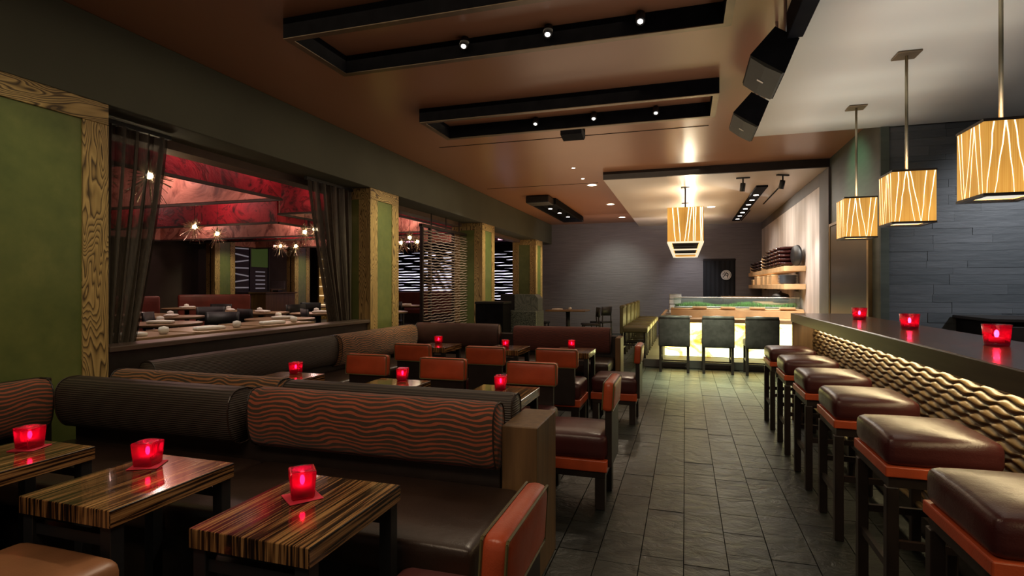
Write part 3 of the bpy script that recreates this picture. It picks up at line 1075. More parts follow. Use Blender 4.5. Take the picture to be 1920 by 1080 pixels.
def make_stool(loc, label):
    t = thing('bar_stool', label, 'stool', loc, 0, 'leather bar stools')
    W, D = .195, .215
    obj('seat', MB().soft((-W, -D, .632), (W, D, .748), .032, .016), 'oxblood', t, smooth=True)
    obj('seat_band', MB().box((-W - .003, -D - .003, .592), (W + .003, D + .003, .634), .005, 2), 'orange', t)
    obj('apron', MB().box((-W + .012, -D + .012, .55), (W - .012, D - .012, .592)), 'dark_wood', t)
    for sx in (-1, 1):
        for sy in (-1, 1):
            cx, cy = sx * (W - .024), sy * (D - .024)
            obj('leg', MB().box((cx - .021, cy - .021, 0), (cx + .021, cy + .021, .551), .003), 'dark_wood', t)
    for sy in (-1, 1):
        cy = sy * (D - .024)
        obj('stretcher', MB().box((-W + .046, cy - .010, .31), (W - .046, cy + .010, .34)), 'dark_wood', t)
    for sx in (-1, 1):
        cx = sx * (W - .024)
        obj('stretcher', MB().box((cx - .010, -D + .046, .21), (cx + .010, D - .046, .24)), 'dark_wood', t)
    obj('seat_seam', MB().box((-W - .001, -D - .001, .629), (W + .001, D + .001, .633), .001), 'dark_wood', t)
    return t


st0 = None
for i, y_ in enumerate((1.93, 2.71, 3.48, 4.24, 5.02, 5.82)):
    lb = ('oxblood bar stool nearest the camera, cut by the lower right corner', 'oxblood bar stool, second from the camera',
          'oxblood bar stool, third from the camera', 'oxblood bar stool, fourth from the camera', 'oxblood bar stool, second from the far end of the bar',
          'oxblood bar stool at the far end of the bar')[i]
    if st0 is None:
        st0 = make_stool((.945, y_, 0), lb)
    else:
        dup(st0, (.945, y_, 0), random.uniform(-.02, .02), lb)

tb0 = None
for y_, lb in ((3.02, 'red tumbler candle on the bar nearest the camera'), (4.03, 'red tumbler candle on the bar, middle of three'), (5.07, 'red tumbler candle on the bar, farthest of three')):
    if tb0 is None:
        t = thing('tumbler_candle', lb, 'candle', (1.335, y_, 1.0705), 0, 'red tumblers on the bar')
        b = MB().lathe([(0, 0), (.043, 0), (.046, .004), (.055, .095), (.051, .095), (.041, .016), (0, .014)], 24)
        obj('glass', b, 'red_glass_thin', t, smooth=True)
        obj('base_ring', MB().lathe([(.0465, .0035), (.049, .008), (.0475, .012)], 24), 'clear_glass', t, smooth=True)
        obj('wax', MB().lathe([(0, .038), (.026, .037), (.027, .0165), (0, .0165)], 16), 'wax', t, smooth=True)
        obj('flame', MB().sphere((0, 0, .053), .009, 10, 8, (1, 1, 2.0)), 'flame', t, smooth=True)
        lamp('candle_light', 'POINT', (0, 0, .055), 4.0, (1, .35, .25), size=.01, parent=t)
        tb0 = t
    else:
        dup(tb0, (1.335, y_, 1.0705), .3, lb)
# low back bar against the slate wall
bb = thing('back_bar', 'black back bar cabinet low against the slate wall', 'cabinet', (3.5, 6.2, 0))
obj('carcase', MB().box((-.9, -.25, 0), (1.2, .44, 1.02)), 'black_paint', bb)
obj('top', MB().box((-.93, -.28, 1.021), (1.23, .45, 1.05), .003), 'dark_wood', bb)
for k in range(3):
    d = obj('door', MB().box((-.88 + k * .68, -.275, .1), (-.22 + k * .68, -.252, .98), .003), 'dark_wood', bb)
    obj('handle', MB().bar((-.28 + k * .68, -.295, .6), (-.28 + k * .68, -.295, .8), .008), 'steel', d)


# ------------------------------------------------------------------ lanterns
def make_lantern(loc, zc, label, hw_=.130, hd=.14, H=.375, group='bar lanterns', power=34):
    """loc = bottom centre; zc = ceiling height"""
    t = thing('pendant_lantern', label, 'lamp', loc, 0, group)
    th = .006
    rod_l = zc - loc[2]
    sides = [((-hw_, -hd, .012), (hw_, -hd + th, H - .014)), ((-hw_, hd - th, .012), (hw_, hd, H - .014)),
             ((-hw_, -hd + th, .012), (-hw_ + th, hd - th, H - .014)), ((hw_ - th, -hd + th, .012), (hw_, hd - th, H - .014))]
    rnd = random.Random(int(loc[1] * 10))
    for si, (lo, hi) in enumerate(sides):
        p = obj('shade_panel', MB().box(lo, hi), 'veneer', t)
        # crooked cracks of light cut through the veneer, in leaning pairs
        ax = 0 if si < 2 else 1
        half = hw_ if ax == 0 else hd
        out = {0: -hd - .0012, 1: hd + .0012, 2: -hw_ - .0012, 3: hw_ + .0012}[si]
        for pair, lean0 in ((-.66, .34), (-.05, -.40), (.62, .28)):
            lean = -lean0 + rnd.uniform(-.08, .08)
            for k in (0, 1):
                m = MB()
                u = (pair + (k - .5) * rnd.uniform(.22, .36)) * half
                pts = []
                nseg = 6
                for q in range(nseg + 1):
                    tq = q / nseg
                    pts.append((u - lean * half * (tq - .5) * (1 if k else .7) + rnd.uniform(-.022, .022) * half, .014 + (H - .03) * tq, (.0014 + .0022 * tq) * half / .16))
                for a_, b_ in zip(pts, pts[1:]):
                    vs = []
                    for (uu, zz, ww) in (a_, b_):
                        for sgn in (-1, 1):
                            uc = max(-half + .004, min(half - .004, uu + sgn * ww))
                            vs.append((uc, out, zz) if ax == 0 else (out, uc, zz))
                    vv = [m.bm.verts.new(v) for v in vs]
                    m.bm.faces.new((vv[0], vv[1], vv[3], vv[2]))
                obj('light_slit', m, 'slit', p)
    for z_ in (0, H - .014):
        fr = MB()
        o_, i_ = (hw_ + .004, hd + .004), (hw_ - .022, hd - .022)
        vo = [[fr.bm.verts.new((sx * e[0], sy * e[1], zz)) for sx, sy in ((-1, -1), (1, -1), (1, 1), (-1, 1))] for zz in (z_, z_ + .013) for e in (o_, i_)]
        for q in range(4):
            p_ = (q + 1) % 4
            fr.bm.faces.new((vo[0][q], vo[0][p_], vo[2][p_], vo[2][q]))
            fr.bm.faces.new((vo[1][p_], vo[1][q], vo[3][q], vo[3][p_]))
            fr.bm.faces.new((vo[0][p_], vo[0][q], vo[1][q], vo[1][p_]))
            fr.bm.faces.new((vo[2][q], vo[2][p_], vo[3][p_], vo[3][q]))
        obj('frame', fr, 'dark_wood' if group == 'bar lanterns' else 'lantern_rim', t)
    obj('diffuser', MB().box((-hw_ + .024, -hd + .024, .016), (hw_ - .024, hd - .024, .022)), 'diffuser', t)
    tp = MB().box((-hw_ + .02, -.012, H - .012), (hw_ - .02, .012, H - .004))
    obj('spider', tp, 'dark_wood', t)
    obj('rod', MB().cyl((0, 0, H - .004), .010 if group == 'bar lanterns' else .013, rod_l - H - .008, 10), 'rod' if group == 'bar lanterns' else 'dark_wood', t, smooth=True)
    obj('collar', MB().cyl((0, 0, H), .02, .02, 10), 'brass', t, smooth=True)
    obj('canopy', MB().box((-.075, -.075, rod_l - .014), (.075, .075, rod_l - .001), .002), 'bronze', t)
    lamp('lantern_light', 'POINT', (0, 0, H * .55), power, (1, .92, .78), size=.06, parent=t)
    return t


make_lantern((1.512, 3.38, 1.775), ZB, 'amber veneer lantern over the bar nearest the camera')
make_lantern((1.512, 4.62, 1.775), ZB, 'amber veneer lantern over the bar, middle of the three')
make_lantern((1.512, 5.84, 1.775), ZB, 'amber veneer lantern over the bar, farthest of the three')
lw, lh, lz, ly0, ly1 = .285, .575, 2.07, 9.55, 14.5
ll = (ly1 - ly0) / 2
t = thing('long_lantern', 'long amber veneer lantern hanging over the sushi counter', 'lamp', (0, (ly0 + ly1) / 2, lz))
obj('shade_panel', MB().box((-lw, -ll, .012), (lw, -ll + .008, lh)), 'veneer', t)
fp = t.children[0]
for u0, u1 in ((-.20, -.16), (-.12, -.08), (.06, -.01), (.10, .04), (.13, .125), (.165, .15), (.235, .24), (.262, .262)):
    m = MB()
    pv = None
    for q in range(6):
        tq = q / 5
        uu = u0 + (u1 - u0) * (1 - tq) + random.uniform(-.004, .004)
        ww = .004 + .004 * tq
        cu = [m.bm.verts.new((uu + sg * ww, -ll - .0012, .014 + (lh - .02) * tq)) for sg in (-1, 1)]
        if pv:
            m.bm.faces.new((pv[0], pv[1], cu[1], cu[0]))
        pv = cu
    obj('light_slit', m, 'slit', fp)
obj('shade_panel', MB().box((-lw, ll - .008, .012), (lw, ll, lh)), 'veneer', t)
obj('shade_panel', MB().box((-lw, -ll + .0085, .012), (-lw + .008, ll - .0085, lh)), 'veneer', t)
obj('shade_panel', MB().box((lw - .008, -ll + .0085, .012), (lw, ll - .0085, lh)), 'veneer', t)
for sx in (-1, 1):
    a_, b_ = sorted((sx * (lw + .004), sx * (lw - .05)))
    obj('bottom_rail', MB().box((a_, -ll - .004, -.012), (b_, ll, .0115)), 'lantern_rim', t)
for yy in (-ll, -ll + 1.9, -ll + 3.5, ll - .05):
    obj('cross_bar', MB().box((-lw + .051, yy, -.012), (lw - .051, yy + .07 + .05 * (yy > -ll), .0115)), 'lantern_rim', t)
obj('louvre', MB().box((-lw + .055, -ll + .02, .05), (lw - .055, ll - .02, .06)), 'black_paint', t)
for yy in (-ll + .3, -.3, ll - .5):
    obj('rod', MB().cyl((0, yy, .06), .014, ZS - lz - .075, 10), 'dark_wood', t, smooth=True)
    obj('canopy', MB().box((-.07, yy - .07, ZS - lz - .015), (.07, yy + .07, ZS - lz - .001), .002), 'dark_wood', t)
for yy in (-ll + .5, 0, ll - .7):
    lamp('lantern_light', 'POINT', (.05, yy, lh * .75), 34, (1, .86, .6), size=.06, parent=t)

# ------------------------------------------------------------------ ceiling fittings
def tray(y0, y1, label, x0=-2.58, x1=.28, hole=.14):
    t = thing('ceiling_tray', label, 'ceiling frame', ((x0 + x1) / 2, (y0 + y1) / 2, ZC - .142), 0, 'black ceiling frames')
    hx, hy, th, H = (x1 - x0) / 2, (y1 - y0) / 2, .05, .14
    for sy in (-1, 1):
        a, b = sorted((sy * hy, sy * (hy - th)))
        obj('long_board', MB().box((-hx, a, .006), (hx, b, H)), 'black_paint', t)
        obj('edge_strip', MB().box((-hx, a, 0), (hx, b, .0055)), 'bronze', t)
    for sx in (-1, 1):
        a, b = sorted((sx * hx, sx * (hx - th)))
        obj('short_board', MB().box((a, -hy + th, .006), (b, hy - th, H)), 'black_paint', t)
        obj('edge_strip', MB().box((a, -hy + th, 0), (b, hy - th, .0055)), 'bronze', t)
    for k in range(3):
        px = -.62 + k * .62 + .25
        s = obj('spot_lamp', MB().lathe([(.0, .06), (.03, .06), (.034, .0), (.028, -.02), (.02, -.012)], 14), 'black_metal', t, (px, hy - .095, .075), (-.5, 0, 0), smooth=True)
        obj('lens', MB().cyl((0, 0, -.017), .017, .004, 12), 'spot_glow', s)
    return t


tray(3.08, 3.78, 'black rectangular frame with spots on the near ceiling')
tray(5.07, 5.77, 'black rectangular frame with spots farther along the ceiling')

t = thing('ceiling_spot_box', 'black linear spot housing on the orange far ceiling', 'lamp', (-2.78, 12.3, ZC - .13))
fr = MB()
fr.box((-.26, -1.3, .0), (-.22, 1.9, .128))
fr.box((.22, -1.3, .0), (.26, 1.9, .128))
fr.box((-.22, 1.86, .0), (.22, 1.9, .128))
obj('housing', fr, 'black_paint', t)
obj('projector', MB().box((-.25, -1.75, -.02), (.22, -1.31, .12), .02, 2), 'black_metal', t)
obj('back_plate', MB().box((-.22, -1.3, .10), (.22, 1.85, .128)), 'black_paint', t)
for k in range(3):
    s = obj('spot_lamp', MB().cyl((0, 0, -.03), .05, .08, 14), 'black_metal', t, (-.02 + .04 * k, -.6 + k * .75, .045))
    obj('lens', MB().cyl((0, 0, -.036), .042, .005, 14), 'spot_glow', s)

dl0 = None
for k, (px, py, lb) in enumerate(((-1.585, 9.8, 'round recessed downlight nearest the sushi soffit corner'), (-1.565, 12.2, 'round recessed downlight in the middle of the orange ceiling'),
                                  (-1.575, 14.6, 'round recessed downlight near the dark back wall'), (.52, 12.4, 'round recessed downlight right of the sushi lantern'))):
    z_ = ZC if k < 3 else ZS
    if dl0 is None:
        t = thing('downlight', lb, 'light', (px, py, z_ - .001), 0, 'recessed downlights')
        obj('trim_ring', MB().lathe([(.075, -.001), (.1, -.006), (.105, 0)], 20), 'ceramic', t, smooth=True)
        obj('lens', MB().lathe([(0, -.003), (.076, -.0025)], 20), 'downlight', t)
        dl0 = t
    else:
        dup(dl0, (px, py, z_ - .001), 0, lb)
pl0 = None
for px, py, lb in ((-1.626, 8.3, 'pinhole ceiling light in front of the slot'), (-1.636, 9.17, 'pinhole ceiling light just before the thin ceiling slot')):
    if pl0 is None:
        t = thing('pinhole_light', lb, 'light', (px, py, ZC - .001), 0, 'pinhole lights')
        obj('trim_ring', MB().lathe([(.026, -.001), (.036, -.004), (.038, 0)], 14), 'bronze', t)
        obj('lens', MB().lathe([(0, -.004), (.027, -.003)], 14), 'downlight', t)
        pl0 = t
    else:
        dup(pl0, (px, py, ZC - .001), 0, lb)

t = thing('slot_light', 'black slot with a row of small lights in sushi ceiling', 'lamp', (1.22, 12.6, ZS - .03))
obj('channel', MB().box((-.09, -2.6, 0), (.09, 2.4, .029)), 'black_paint', t)
for k in range(7):
    obj('led', MB().cyl((0, -1.75 + k * .62, -.006), .045, .006, 12), 'led', t)
for (x_, a, b, lb) in ((1.52, 10.0, 12.3, 'thin black air slot beside the row of lights'), (1.36, 13.2, 15.2, 'thin black air slot near the back wall')):
    single('air_slot', MB().box((-.014, a, -.006), (.014, b, 0), .002), 'black_paint', lb, 'vent', (x_, 0, ZS - .0005))
ts0 = None
for px, lb in ((.85, 'black track spotlight left of the slot light'), (1.40, 'black track spotlight at the right near the wall')):
    if ts0 is None:
        t = thing('track_spotlight', lb, 'lamp', (px, 9.2, ZS), 0, 'track spotlights')
        obj('mount', MB().box((-.10, -.02, -.02), (.10, .02, -.001), .003), 'black_metal', t)
        obj('stem', MB().cyl((0, 0, -.10), .012, .085, 8), 'black_metal', t)
        obj('head', MB().lathe([(0, 0), (.035, 0), (.040, -.02), (.040, -.13), (.032, -.13), (.03, -.11), (0, -.11)], 16), 'black_metal', t, (0, 0, -.085), (.25, .08, 0), smooth=True)
        ts0 = t
    else:
        dup(ts0, (px, 9.15, ZS), .5, lb)

single('ceiling_speaker', MB().prism([(-.12, 0), (.12, 0), (.12, -.09), (.05, -.13), (-.12, -.10)], 'X', -.12, .12), 'black_paint',
       'small black box speaker hanging by the second ceiling frame', 'speaker', (-1.22, 6.2, ZC - .002))


def speaker(loc, label, top=ZC):
    """wedge cabinet under the ceiling edge: grille looks down toward the lounge"""
    t = thing('wedge_speaker', label, 'speaker', loc, 0, 'black ceiling speakers')
    g0, g1, b1, b0 = Vector((-.16, -.02)), Vector((.035, -.155)), Vector((.115, .045)), Vector((-.02, .135))
    obj('cabinet', MB().prism([g0, g1, b1, b0], 'Y', 0, .50), 'black_paint', t)
    u = (g1 - g0).normalized()
    nrm = Vector((u.y, -u.x))
    e0, e1 = g0 + u * .004, g1 - u * .004
    f = MB().prism([e0 + nrm * .001, e1 + nrm * .001, e1 + nrm * .014 - u * .01, (e0 + e1) / 2 + nrm * .022, e0 + nrm * .014 + u * .01], 'Y', .006, .494)
    gr = obj('grille', f, 'grille', t)
    c_ = (e0 + e1) / 2 + nrm * .023
    obj('badge', MB().box((-.022, -.012, -.002), (.022, .012, .002)), 'steel', gr, (c_.x, .25, c_.y), (0, -math.atan2(u.y, u.x), 0))
    obj('bracket', MB().bar((.05, .08, .085), (.05, .08, top - loc[2] - .001), .010, 8), 'steel', t)
    obj('bracket', MB().bar((.05, .42, .085), (.05, .42, top - loc[2] - .001), .010, 8), 'steel', t)
    return t


plain('grille', (.030, .028, .020), .6, vary=.1)
speaker((.545, 3.71, 2.795), 'black wedge speaker, the nearer of two under the ceiling')
speaker((.545, 4.98, 2.82), 'black wedge speaker, the farther of two under the ceiling')
t = thing('speaker_rail', 'black mounting rail along the edge of the bar ceiling', 'rail', (.63, 2.2, 2.84))
obj('channel', MB().box((-.045, -1.6, -.005), (.045, 1.49, .155), .004), 'black_paint', t)
obj('end_cap', MB().box((-.04, 1.4905, .01), (.04, 1.502, .14)), 'steel', t)

# ------------------------------------------------------------------ sushi counter
pf = struct('trim_6', MB().box((-.66, 9.45, 0), (XR - .03, 14.0, .128), .004), 'grey_wall')
sc = thing('sushi_counter', 'L shaped wood counter over glowing onyx panels', 'counter', (0, 9.9, .13))
obj('counter_top', MB().box((-.45, -.18, .60), (1.90, .38, .66), .005), 'cedar', sc)
obj('counter_top', MB().box((-.45, .385, .60), (.06, 3.7, .66), .005), 'cedar', sc)
for k in range(4):
    obj('onyx_panel', MB().box((-.30 + k * .55, .05, .01), (.245 + k * .55, .09, .598)), 'onyx', sc)
for k in range(6):
    obj('onyx_panel', MB().box((-.34, .10 + k * .58, .01), (-.30, .675 + k * .58, .598)), 'onyx', sc)
obj('core', MB().box((-.295, .095, 0), (1.90, .36, .596)), 'dark_wood', sc)
obj('core', MB().box((-.295, .365, 0), (.0, 3.6, .596)), 'dark_wood', sc)
obj('upstand', MB().box((-.25, .36, .661), (1.90, .44, .79), .004), 'cedar', sc)
obj('upstand', MB().box((-.05, .445, .661), (.03, 3.6, .79), .004), 'cedar', sc)
obj('inner_shelf', MB().box((-.25, .40, .791), (1.90, .98, .815), .004), 'cedar', sc)
for k in range(4):
    obj('wood_rest', MB().box((.12 + k * .47, .37, .816), (.36 + k * .47, .47, .85), .006), 'cedar', sc)
gc = thing('display_case', 'long glass sushi case with green garnish inside', 'display case', (.83, 10.62, .946))
obj('tray', MB().box((-1.02, -.15, .0), (1.02, .26, .03), .003), 'steel', gc)
for sgn, nm in ((-1, 'front_pane'), (1, 'rear_pane')):
    yv = -.16 if sgn < 0 else .268
    obj(nm, MB().box((-1.03, yv, 0), (-.002, yv + .006, .19)), 'clear_glass', gc)
    obj(nm, MB().box((.002, yv, 0), (1.03, yv + .006, .19)), 'clear_glass', gc)
obj('top_pane', MB().box((-1.03, -.16, .191), (1.03, .274, .197)), 'clear_glass', gc)
obj('edge_rail', MB().box((-1.03, -.166, .188), (1.03, -.158, .20)), 'ceramic', gc)
for xv in (-1.035, 0, 1.03):
    obj('end_pane', MB().box((xv, -.15, .031), (xv + .005, .26, .188)), 'clear_glass', gc)
gb = MB()
rg = random.Random(3)
for k in range(2600):
    px, py = rg.uniform(-1.0, 1.0), rg.uniform(-.13, .10)
    h_ = rg.uniform(.03, .075) * (1.0 + .4 * math.sin(px * 7))
    a = rg.uniform(0, PI)
    dx, dy = .006 * math.cos(a), .006 * math.sin(a)
    tx, ty = rg.uniform(-.02, .02), rg.uniform(-.02, .02)
    vs = [gb.bm.verts.new(q) for q in ((px - dx, py - dy, .031), (px + dx, py + dy, .031), (px + tx, py + ty, .031 + h_))]
    gb.bm.faces.new(vs)
o = single('garnish', gb, 'grass', 'green leafy garnish lining the glass sushi case', 'garnish', (.83, 10.62, .946))
o['kind'] = 'stuff'


def high_chair(loc, rz, label, mat, group, H=.86, W=.235):
    t = thing('counter_chair', label, 'chair', loc, rz, group)
    obj('seat', MB().soft((-W, -.22, .42), (W, .20, .52), .03, .01), mat, t, smooth=True)
    bk = obj('backrest', MB().soft((-W, .185, .40), (W, .245, H), .022, 0, 3), mat, t, smooth=True)
    obj('top_roll', MB().cyl((0, .215, H - .01), .034, 2 * W - .02, 12, axis='X'), mat, bk, smooth=True)
    for sx in (-1, 1):
        for sy in (-.17, .205):
            obj('leg', MB().box((sx * (W - .03) - .02, sy - .02, 0), (sx * (W - .03) + .02, sy + .02, .425), .002), 'dark_wood', t)
        obj('stretcher', MB().box((sx * (W - .03) - .01, -.149, .20), (sx * (W - .03) + .01, .184, .23)), 'dark_wood', t)
    obj('stretcher', MB().box((-W + .05, .195, .14), (W - .05, .215, .17)), 'dark_wood', t)
    return t


plain('grey_wood', (.050, .046, .046), .6, vary=.35, scale=14)
for k, px in enumerate((-.165, .475, 1.09)):
    high_chair((px, 9.15, 0), PI, ('dark backed chair at the left of the sushi counter front', 'dark backed chair in the centre of the sushi counter front',
                                   'dark backed chair at the right of the sushi counter front')[k], 'grey_wood', 'chairs before the sushi counter')
    # back faces the camera: local +Y back turned to -Y
hc = None
for k in range(5):
    lb = ORD[k] + ' olive leather chair along the left side of the sushi counter, counting from the camera'
    if hc is None:
        hc = high_chair((-.82, 9.75, .129), PI / 2, lb, 'olive_leather', 'olive chairs beside the sushi counter', .86, .26)
    else:
        dup(hc, (-.82, 9.75 + k * .78, .129), PI / 2, lb)


def setting_mesh():
    m = MB()
    m.soft((-.13, -.055, 0), (.13, .055, .028), .012, .012, 2)
    return m.mesh(True)


me_nap = setting_mesh()
cup_me = MB().lathe([(0, 0), (.022, 0), (.036, .03), (.038, .055), (.034, .055), (.03, .03), (0, .01)], 14).mesh(True)
roll_me = MB().lathe([(0, 0), (.03, .004), (.042, .03), (.036, .058), (.0, .07)], 14).mesh(True)
NAPN = [0]


def napkin(loc, rz, label, group):
    o = obj('napkin', me_nap, 'white_cloth', None, loc, (0, 0, rz))
    return tag(o, label, 'napkin', group)


def bun(loc, label, group):
    o = obj('rolled_towel', roll_me, 'white_cloth', None, loc)
    return tag(o, label, 'towel', group)


for k, px in enumerate((-.02, .52, 1.16)):
    w_ = ('left', 'centre', 'right')[k]
    napkin((px, 10.12, .7905), .1, 'white folded napkin on the sushi counter before the %s dark chair' % w_, 'napkins on the sushi counter')
for k in range(5):
    t = thing('plate_stack', ORD[k] + ' stack of white plates along the counter return, from the camera', 'plates', (-.25, 10.25 + .72 * k, .7905), 0, 'plate stacks on the counter return')
    for q in range(3):
        obj('plate', MB().lathe([(0, .002), (.07, .002), (.12, .016), (.123, .018), (.07, .006), (0, .006)], 18), 'ceramic', t, (0, 0, q * .012), smooth=True)
t = thing('white_box_stack', 'stack of white ceramic boxes at the corner of the counter', 'boxes', (-.19, 11.33, .7905))
for q in range(4):
    b_ = obj('box', MB().box((-.11, -.11, .0), (.11, .11, .093), .01, 2), 'ceramic', t, (0, 0, .10 * q + .001), (0, 0, .06 * (q % 2)))
    obj('lid', MB().box((-.113, -.113, .0935), (.113, .113, .0985)), 'steel', b_)
bk = thing('back_counter', 'light wood work counter against the dark back wall', 'counter', (1.35, 15.4, .0))
obj('top', MB().box((-.45, -.4, 1.02), (.55, .30, 1.08), .004), 'cedar', bk)
obj('cabinet', MB().box((-.42, -.35, 0), (.55, .29, 1.018)), 'dark_wood', bk)

# noren curtain
nr = thing('noren_curtain', 'black split door curtain with a round white crest', 'curtain', (.865, YB - .03, 1.0))
for sx in (0, 1):
    m = MB()
    n_ = 24
    rows = []
    for j in (0, 1):
        z_ = 1.03 - j * 1.03
        rows.append([m.bm.verts.new(((-.385 + sx * .388) + .382 * i / n_, -.015 * math.sin(i * .9 + sx) * (1 - (j == 0) * .5), z_)) for i in range(n_ + 1)])
    for i in range(n_):
        m.bm.faces.new((rows[0][i], rows[1][i], rows[1][i + 1], rows[0][i + 1]))
    pnl = obj('cloth_panel', m, 'noren_cloth', nr, smooth=True)
    if sx:
        cr = obj('crest', MB().lathe([(0, .0), (.13, .0), (.13, .004), (0, .004)], 28), 'emblem', pnl, (.172, -.022, .64), (PI / 2, 0, 0))
        ink = MB()
        ink.lathe([(.105, .0045), (.112, .0045), (.112, .006), (.105, .006)], 28)
        for (a0, b0, a1, b1, wd) in ((-.07, -.06, .00, .06, .018), (.00, .06, .05, .03, .022), (.05, .03, .03, -.07, .018), (-.03, .0, .04, -.02, .014), (-.085, .01, -.03, .07, .016)):
            ink.bar((a0, b0, .005), (a1, b1, .005), wd * .6, 6)
        obj('crest_mark', ink, 'emblem_ink', pnl, (.172, -.022, .64), (PI / 2, 0, 0))
obj('rod', MB().bar((-.42, 0, 1.045), (.42, 0, 1.045), .012, 8), 'dark_wood', nr)
struct('door_2', MB().box((.46, YB - .012, .0), (1.27, YB - .001, 2.08)), 'black_paint')

# shelves on the pale wall
sh = []
for z_, lb in ((1.59, 'upper light wood wall shelf holding lacquer bowls'), (1.285, 'lower light wood wall shelf holding boxes and plates')):
    t = thing('wall_shelf', lb, 'shelf', (1.745, 12.9, z_), 0, 'light wood wall shelves')
    obj('board', MB().box((-.165, -2.7, 0), (.165, 2.75, .09), .005), 'cedar', t)
    for yv in (-2.0, 0, 2.0):
        obj('cleat', MB().box((.12, yv - .06, -.04), (.165, yv + .06, -.001)), 'bronze', t)
    sh.append(t)
bowl_me = MB().lathe([(0, .0), (.055, .0), (.058, .012), (.105, .035), (.125, .075), (.119, .075), (.10, .04), (0, .02)], 18).mesh(True)
blab = []
rb = random.Random(5)
idx = 0
for y_, n_, mt in ((10.75, 5, 'lacquer_red'), (11.15, 5, 'lacquer_red'), (11.6, 5, 'lacquer_red'), (12.1, 5, 'lacquer'), (12.7, 4, 'lacquer'), (13.4, 3, 'lacquer'), (14.1, 3, 'lacquer'), (14.8, 3, 'lacquer')):
    t = thing('bowl_stack', '%s stack of %s lacquer bowls on the upper shelf, from the camera' % (ORD[idx], 'dark red' if mt == 'lacquer_red' else 'black'),
              'bowls', (1.70, y_, 1.681), 0, 'lacquer bowl stacks')
    idx += 1
    for k in range(n_):
        o = bpy.data.objects.new('bowl', bowl_me)
        if not bowl_me.materials:
            bowl_me.materials.append(M['lacquer'])
        o.material_slots[0].link = 'OBJECT'
        o.material_slots[0].material = M[mt]
        o.location = (0, 0, .068 * k)
        o.scale = (1.35, 1.5, 1.0)
        COL.objects.link(o)
        o.parent = t
single('round_tray', MB().lathe([(0, 0), (.17, 0), (.18, .03), (.172, .03), (.16, .012), (0, .012)], 24), 'black_metal',
       'round black tray standing upright at the shelf end', 'tray', (1.78, 10.38, 1.862), (0, PI / 2, .3), smooth=True)
for k, (y_, h_) in enumerate(((13.0, .26), (15.2, .16))):
    single('wood_block', MB().box((-.07, -.09, 0), (.07, .09, h_), .01, 2), 'cedar', ('upright pale wood block between the bowl stacks', 'small pale wood block at the far end of the upper shelf')[k],
           'box', (1.65, y_, 1.681))
for k, (y_, L, h_) in enumerate(((11.9, .40, .185), (12.5, .4, .18), (13.15, .4, .17), (14.2, .5, .185), (14.9, .3, .12))):
    t = thing('wooden_box', ORD[k] + ' pale wooden box on the lower shelf, from the camera', 'box', (1.72, y_, 1.376), 0, 'wooden boxes on the lower shelf')
    obj('body', MB().box((-.13, -L / 2, 0), (.13, L / 2, h_ - .021), .006), 'cedar', t)
    obj('lid', MB().box((-.135, -L / 2 - .005, h_ - .02), (.135, L / 2 + .005, h_), .006), 'cedar', t)
plm = MB().lathe([(0, 0), (.10, 0), (.165, .022), (.168, .026), (.10, .008), (0, .008)], 26).mesh(True)
plm.materials.append(M['plate_blue'])
for k in range(8):
    tag(obj('plate', plm, 'plate_blue', None, (1.74, 10.85, 1.376 + .0195 * k)), 'blue grey plate in the stack on the lower shelf, %s from the bottom' % ORD[k], 'plate', 'blue grey plate stack')
wk = thing('work_bench', 'pale wood work bench under the shelves behind the glass case', 'bench', (1.62, 11.75, .129))
obj('top', MB().box((-.28, -.75, .86), (.28, .75, .90), .004), 'cedar', wk)
obj('cabinet', MB().box((-.25, -.72, 0), (.27, .72, .859)), 'dark_wood', wk)
t = thing('counter_pot', 'black round pot below the shelves at the white wall', 'pot', (1.70, 11.35, 1.031))
obj('body', MB().lathe([(0, 0), (.12, 0), (.15, .05), (.15, .12), (.13, .16), (0, .2)], 20), 'black_metal', t, smooth=True)
obj('knob', MB().sphere((0, 0, .2), .02), 'black_metal', t, smooth=True)

# ------------------------------------------------------------------ far dining table by the back wall
t = thing('dining_table', 'square wood table by the dark back wall', 'table', (-2.72, 13.2, 0))
obj('tabletop', MB().box((-.48, -.35, .735), (.48, .35, .77), .006), 'dining_table_top', t)
obj('pedestal', MB().cyl((0, 0, .02), .05, .715, 14), 'black_metal', t, smooth=True)
obj('base', MB().cyl((0, 0, 0), .25, .02, 20), 'black_metal', t)


